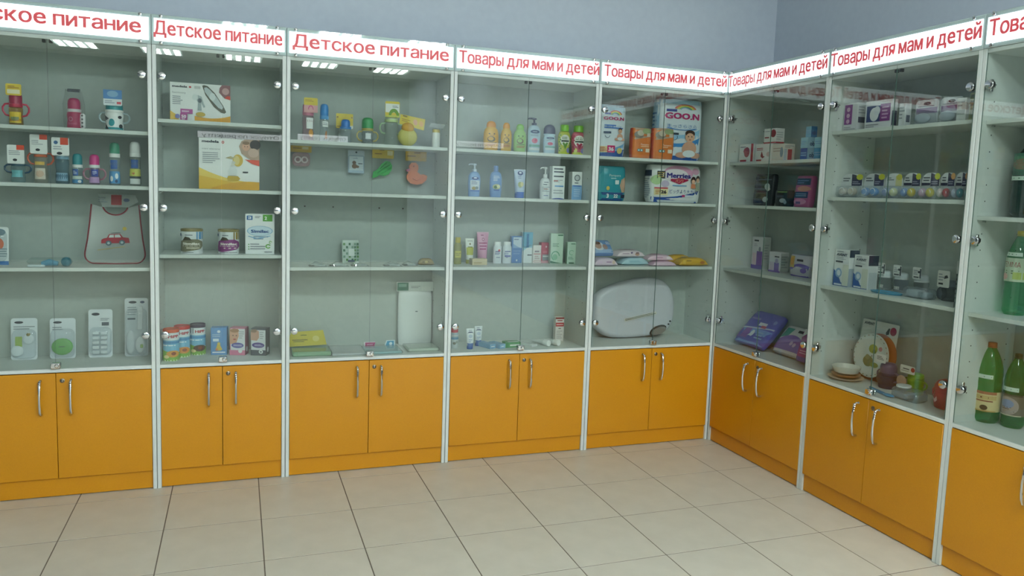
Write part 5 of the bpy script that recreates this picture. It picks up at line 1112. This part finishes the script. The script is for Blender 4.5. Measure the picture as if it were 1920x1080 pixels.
carton(Q('narrow white carton right of the breast shield packs', 'box', -1.494, .10, 1.808, 'nursing goods on the top shelf'), .044, .098, .035, '#dfe2e0', [('r', .1, .3, .9, .5, '#a8b0a8'), ('x', .1, .6, .9, .9, 2, '#9aa0a0')])
carton(Q('olive green narrow carton next to the post on the top shelf', 'box', -1.553, .10, 1.808, 'nursing goods on the top shelf'), .042, .112, .04, '#a4a878', [('r', .1, .1, .9, .45, '#7a8050'), ('x', .1, .5, .9, .9, 3, '#6a7048'), ('r', .1, .84, .9, .94, '#5a604a')])
NS = (('#d8cfc8', '#d4c8b8', '#c8cc3a', 0, 'beige pair, nearest the corner post'), ('#7fa4d8', '#6a9cd8', '#c8c83a', 0, 'two blue soothers'), ('#8a98c0', '#d8d8a8', '#c8c050', 2, 'pale yellow card side'), ('#7f9cd0', '#d8c040', '#c8cc3a', 1, 'one blue and one yellow soother'), ('#c8a8c0', '#d0c040', '#c8cc3a', 1, 'one lilac and one yellow soother'), ('#d8c8c8', '#b83a44', '#d8a060', 1, 'one white and one red soother'), ('#c0c4dc', '#4a98a8', '#e0a070', 1, 'one grey and one teal soother'), ('#a8c4d0', '#a8c4d4', '#8ab0b8', 1, 'rightmost, half behind the post'))
lefts = (-.838, -.985, -1.112, -1.216, -1.312, -1.409, -1.482, -1.545)
for k, (c1, c2, dot, kind, txt) in enumerate(NS):
    w = min(.138, (abs(lefts[k] - (lefts + (-1.61,))[k + 1])) - .005)
    pr = [('r', .5, .5, .97, .82, '#3a3a5c'), ('p', [(.5, .82), (.5, .98), (.6, .97), (.8, .9), (.9, .8)], '#4a4a60'), ('e', .86, .86, .15, .12, dot), ('x', .1, .66, .46, .86, 2, '#5a6068'), ('x', .55, .55, .9, .7, 2, '#a8a8c0')]
    if kind == 1: pr += [('r', .03, .52, .5, .62, '#33334e')]
    if kind == 2: pr = [('x', .1, .7, .5, .85, 2, '#5a6068'), ('r', .6, .5, .95, .9, '#d0cc98'), ('e', .8, .84, .16, .12, dot)]
    t = blister(Q('round topped soother blister pack with ' + txt if k else 'round topped soother blister pack with a beige pair, nearest the corner', 'soother pack', lefts[k] - w / 2, .105, 1.491, 'soother packs in a row'), w, .114, .045, '#d6dade', pr, (.5, .26, .96, .48), [ball_in('soother', .3, .25, .19, .17, c1, .5, .8), ball_in('soother', .72, .25, .19, .17, c2, .5, .8), ring_in('soother_ring', .3, .26, .12, .002, '#f2f4f6', .75), ring_in('soother_ring', .72, .26, .12, .002, '#f2f4f6', .75)], rad=min(.045, w * .42))
AV = [('r', 0, 0, 1, .10, '#26509a'), ('w', 0, .62, .0, .45, .34, .02, '#2f5ea8'), ('r', .6, .02, 1, .6, '#d8dcd0'), ('e', .34, .36, .22, .13, '#8fb0d4'), ('e', .36, .36, .13, .08, '#dfe8f0'), ('b', .5, .86, .07, 'AVENT', '#3a4250', .7), ('x', .15, .92, .6, .96, 1, '#8a9098'), ('r', .12, .645, .6, .69, '#2c3440'), ('x', .12, .72, .8, .8, 2, '#b0b6bc'), ('r', .1, .02, .6, .065, '#dfe6f0')]
carton(Q('taller white and blue bottle carton nearest the corner', 'box', -.892, .125, 1.056, 'white and blue bottle cartons'), .098, .180, .06, '#e2e5e6', AV, [('r', 0, 0, 1, .5, '#a8b4c0'), ('r', 0, .8, 1, 1, '#2a3448')])
carton(Q('shorter white and blue bottle carton beside the taller one', 'box', -.992, .150, 1.056, 'white and blue bottle cartons'), .090, .162, .06, '#e2e5e6', AV, [('r', .1, 0, .9, .5, '#c8d0d4'), ('r', 0, .7, 1, 1, '#2a3448')])
for u, d, w, h, c, txt in ((-1.052, .215, .064, .131, '#d4dade', 'on the cyan tray, left of three'), (-1.128, .235, .064, .128, '#c8d0dc', 'middle of three'), (-1.235, .24, .066, .128, '#c8d0d4', 'behind a clear flat case, right of three')):
    t = feeder(Q('clear baby bottle with a white neck card, ' + txt, 'bottle', u, d, 1.056, 'clear baby bottles with neck cards'), w, h * .72, c, '#dfe4e6', '#cfd8dc', .3, card=(.004, h * .58, .046, h * .42, '#e2e4e2'), cardpr=[('r', .15, .12, .75, .22, '#2c3038'), ('e', .75, .62, .16, .1, '#3a4048'), ('x', .12, .35, .6, .8, 3, '#9aa0a8'), ('r', .86, .1, 1, .9, '#2a3448')], pr=[('r', .2, .2, .7, .45, '#d8d8cc')])
t = place('tray', *Q('thin cyan plastic tray lying under the clear bottles', 'tray', -1.17, .105, 1.056))
MB().loft([[((a * s), b * s * .5 + 0, z) for a, b in [(.085 * math.cos(2 * PI * i / 24), .085 * math.sin(2 * PI * i / 24)) for i in range(24)]] for s, z in ((.9, 0), (.98, .004), (1, .009), (.96, .009), (.88, .004))], col('#4f9cc0', .35)).build('tray_dish', t)
t = place('soap_case', *Q('flat clear case with a white insert in front of a bottle', 'case', -1.325, .135, 1.056))
MB().box(-.065, .065, -.035, .035, 0, .046, clear('#dfe6ea', .22, .08, 1.5, '#cfd8de'), .010).build('clear_shell', t)
MB().box(-.052, .010, -.028, .028, .004, .036, col('#d8dde0', .4), .006).build('white_insert', t)
MB().box(.02, .055, -.025, .025, .004, .03, col('#b0bcc4', .4), .006).build('grey_insert', t)
t = feeder(Q('dark grey baby bottle with white neck cards beside the post', 'bottle', -1.415, .205, 1.056), .078, .092, '#5c6272', '#4a5060', '#747c8c', .35, card=(0, .060, .060, .072, '#dfe0dc'), cardpr=[('r', .12, .15, .5, .26, '#22262e'), ('p', [(.55, .5), (.9, .6), (.8, .75), (.6, .7)], '#2c3038'), ('x', .1, .35, .6, .85, 3, '#9aa0a8')], sq=.8)
MB().ball((-.030, -.012, .030), .022, .02, .029, col('#4a4e5c', .25)).build('handle_knob', t)
carton(Q('dark narrow carton with white top against the post', 'box', -1.588, .075, 1.056), .030, .190, .06, '#2a2c34', [('r', 0, .72, 1, 1, '#d0d4d4')] + [('r', .1, .12 + .1 * k, .9, .18 + .1 * k, '#6a6e78') for k in range(6)], [('r', 0, .72, 1, 1, '#c8cccc')])
# bottom board
def bowl_set():
    t = place('bowl_set', *Q('white bowl stacked on shallow orange rimmed dishes', 'tableware', -.945, .125, .6))
    turned(t, 'dish', [(.050, 0), (.074, .006), (.084, .013), (.081, .014), (.05, .008)], '#d0b8a0', n=30)
    turned(t, 'dish', [(.046, .0145), (.064, .022), (.068, .029), (.064, .029), (.045, .02)], '#c08a62', n=30)
    turned(t, 'bowl', [(.040, .030), (.056, .036), (.066, .060), (.068, .066), (.063, .066), (.054, .046), (.03, .04)], '#d6d6ce', n=30)
bowl_set()
t = place('picture_plate', *Q('white picture plate with animal drawings on a tall red and white card', 'plate', -.995, .235, .6, None, 0, -7))
MB().prism(rr(.225, .292, .008), .0, .0016, col('#d9d8d2', .4)).build('card', t)
prints('card_print', t, flat(.225, .292, 0), [('r', 0, 0, 1, .60, '#a85a40'), ('p', [(0, .55), (0, .62), (.3, .66), (.3, .5)], '#a02c38'), ('r', 0, .1, .2, .25, '#b02c38'), ('b', .20, .94, .045, 'AVENT', '#3a4048', .28), ('e', .87, .88, .085, .07, '#b0283c'), ('p', [(.68, .84), (.74, .92), (.78, .92), (.77, .82), (.7, .8)], '#2c3030'), ('o', .72, .76, .04, .03, .3, 0, 360, '#3a4040')])
MB().lathe([(.004, -.003), (.06, -.003), (.098, -.0035), (.108, -.004), (.108, -.002), (.09, -.001), (.004, -.0005)], col('#b8663c', .35), 36, axis='y', off=(.022, 0, .128)).build('orange_rim', t)
pl = MB().lathe([(.004, -.006), (.060, -.006), (.080, -.010), (.100, -.022), (.108, -.024), (.109, -.021), (.098, -.012), (.07, -.002), (.004, -.002)], col('#d6dad4', .3), 36, axis='y', off=(-.006, 0, .122)).build('plate', t)
prints('plate_print', pl, flat(.16, .16, -.0065, -.006, .042), [('e', .46, .70, .17, .14, '#a0a848'), ('e', .52, .62, .08, .06, '#7a8a34'), ('e', .74, .74, .07, .07, '#c88a8a'), ('e', .34, .30, .20, .17, '#8a8450'), ('e', .30, .42, .09, .08, '#a09868'), ('e', .60, .22, .16, .08, '#8a9a50'), ('e', .46, .48, .02, .02, '#5a4a3a'), ('e', .84, .52, .05, .04, '#a8a878')])
prints('rim_print', pl, ((lambda u, v, e: (-.006 + (.098 * math.cos(2 * PI * u)) * (1 + .04 * v), -.0235 - e, .122 + .098 * math.sin(2 * PI * u) * (1 + .04 * v))), 1, 1), [('r', k / 24, 0, k / 24 + .012, 1, ('#6a7a6a', '#b07a6a', '#8a8a50')[k % 3]) for k in range(24)])
t = feeder(Q('dark plum drinking cup with a white neck label', 'cup', -1.135, .195, .6), .084, .122, '#4e3a58', '#43324e', '#5e4c6a', .45, handles='#6a5874', card=(-.006, .122, .058, .040, '#dcdad6'), cardpr=[('x', .1, .3, .9, .8, 3, '#5a5a60')], name='drinking_cup', m=clear('#8a6a90', .5, .1, 1.45, '#54405e'))
MB().ball((-.012, -.030, .045), .024, .018, .026, clear('#8a6a80', .5, .05, 1.5, '#5c4658')).build('front_bubble', t)
t = place('spoon', *Q('blue feeding spoons lying flat behind the glass lock', 'spoon', -1.215, .075, .6, None, -4))
MB().tube([(-.09, .02, .006), (-.03, .004, .006), (.03, -.004, .006)], [.006, .008, .007], col('#3f88b4', .35), 8).build('spoon_handle', t)
MB().ball((.055, -.006, .0075), .032, .015, .007, col('#4f9cc8', .3)).build('spoon_bowl', t)
t = place('snack_case', *Q('clear lidded case with a pale insert lying at the front', 'case', -1.335, .115, .6, None, 4))
MB().box(-.070, .070, -.04, .04, 0, .050, clear('#e0e8ea', .22, .08, 1.5, '#d0dade'), .012).build('clear_shell', t)
MB().box(-.060, .012, -.032, .032, .004, .030, col('#a8bccc', .4), .006).build('pale_insert', t)
turned(t, 'round_lid', [(.030, .0505), (.032, .053), (.031, .060), (.026, .062)], '#d4dadc', n=20, cx=-.03)
t = feeder(Q('green cup with a round fruit picture under a white card', 'cup', -1.255, .235, .6), .080, .098, '#7ab02c', '#8abc3c', '#8ac040', .2, m=col('#78ac2c', .3), handles='#7aa43a', hz=.3, card=(-.010, .095, .082, .036, '#d8dad4'), cardpr=[('e', .86, .6, .13, .3, '#a82a38'), ('r', .2, .5, .62, .62, '#3a4048'), ('x', .1, .2, .6, .4, 1, '#9a9a94')], name='drinking_cup', sq=.85)
MB().lathe([(.026, -.046), (.027, -.050), (.020, -.052)], col('#c8a088', .4), 18, axis='y', off=(-.034, 0, .055)).build('round_tag', t)
t = place('drinking_cup', *Q('crimson rounded cup with a lid beside the post', 'cup', -1.482, .165, .6))
turned(t, 'cup_body', [(.040, 0), (.046, .004), (.050, .03), (.050, .070)], '#b03048', n=28)
turned(t, 'lid', [(.052, .070), (.052, .086), (.049, .102), (.038, .118), (.018, .126)], '#a82a44', n=28)
prints('cup_print', t, around(lambda z: .050, .022, .060, 120), [('p', [(.1, .2), (.2, .6), (.3, .5), (.42, .85), (.46, .4), (.34, .1), (.24, .3)], '#e0b8c0'), ('e', .14, .86, .07, .1, '#e4d4d8')])
loop_handles(t, .098, .025, .06, '#b8384e', .02)

# ---- eighth cabinet: mineral water
PET = clear('#86d4a0', .22, .06, 1.5, '#36a85c')
PETD = clear('#3f8a64', .35, .06, 1.5, '#1f6a40')
DK = clear('#2a5a54', .55, .08, 1.5, '#16403c')
def water(label, u, d, z, r, h, m, cap, pr, lz0, lz1, strip, ribs=True):
    t = place('water_bottle', *Q(label, 'bottle', u, d, z, 'mineral water bottles'))
    prof = [(r * .55, .004), (r * .80, 0), (r * .97, .012)]
    n = 9
    for k in range(n + 1):
        zz = h * (.06 + .50 * k / n)
        prof.append((r * (1.0 - (.03 if (ribs and k % 2) else 0)), zz))
    prof += [(r * 1.0, h * .60), (r * .95, h * .68), (r * .80, h * .77), (r * .56, h * .86), (r * .34, h * .925), (r * .30, h * .94), (r * .30, h * .955)]
    MB().lathe(prof, m, 28).build('bottle_body', t)
    turned(t, 'neck_ring', [(r * .36, h * .938), (r * .36, h * .948)], cap)
    turned(t, 'cap', [(r * .335, h * .952), (r * .335, h * .994), (r * .30, h)], cap)
    MB().lathe([(r * 1.012, lz0 * h), (r * 1.012, lz1 * h)], col(pr[0], .45), 28, cap=False).build('label', t)
    prints('label_print', t, around(lambda zz: r * 1.014, lz0 * h, lz1 * h, 150), pr[1])
    s0, s1 = strip
    prints('price_strip', t, around(lambda zz: rprof(prof)(zz) + .0015, s0 * h, s1 * h, 105), [('r', 0, 0, 1, 1, '#c8dcd0'), ('x', .06, .2, .94, .8, 1, '#6a8a78')])
    return t
water('green water bottle with orange cap and cream label', -1.668, .165, .6, .048, .325, PET, '#a8603a', ('#d8c898', [('r', 0, .86, 1, 1, '#a86a4a'), ('r', 0, .6, 1, .8, '#c8b078'), ('x', .15, .62, .85, .78, 1, '#7a3a2c'), ('r', .1, .5, .9, .56, '#8a4a34'), ('e', .66, .2, .11, .13, '#4a3a28'), ('r', 0, .0, 1, .06, '#b89a60')]), .15, .40, (.56, .61))
water('green water bottle with dark cap and round blue label', -1.755, .20, .6, .041, .296, PET, '#26402c', ('#7a7060', [('e', .5, .45, .4, .42, '#a89a94'), ('e', .5, .55, .24, .2, '#7f92b8'), ('x', .3, .28, .7, .42, 2, '#5a4a4a'), ('r', 0, .92, 1, 1, '#4a4a3a'), ('r', 0, 0, 1, .05, '#c8c0a8')]), .17, .46, (.50, .555))
water('pale green bottle with a yellow cap and white brand label', -1.738, .17, 1.05, .043, .328, clear('#b4e8c8', .12, .06, 1.5, '#6ac898'), '#c8b83a', ('#bccab4', [('r', 0, 0, 1, 1, '#b4c4ac'), ('t', .5, .72, .22, 'ГЕММА', '#9a4a4a', .62), ('x', .15, .3, .85, .5, 2, '#6a7a5a'), ('r', .6, .1, .95, .4, '#a8b860'), ('e', .3, .2, .14, .14, '#d8a8a0')]), .40, .68, (.70, .745))
t = water('big dark teal water bottle at the right photo edge', -1.79, .15, 1.43, .078, .318, DK, '#c8d8d4', ('#2f6a58', [('r', 0, .7, 1, .86, '#4a8a68'), ('e', .5, .5, .3, .25, '#7a6a54'), ('r', .05, .05, .95, .2, '#2a5a4a'), ('x', .1, .3, .9, .7, 3, '#5a8a70')]), .50, .76, (.44, .49), False)
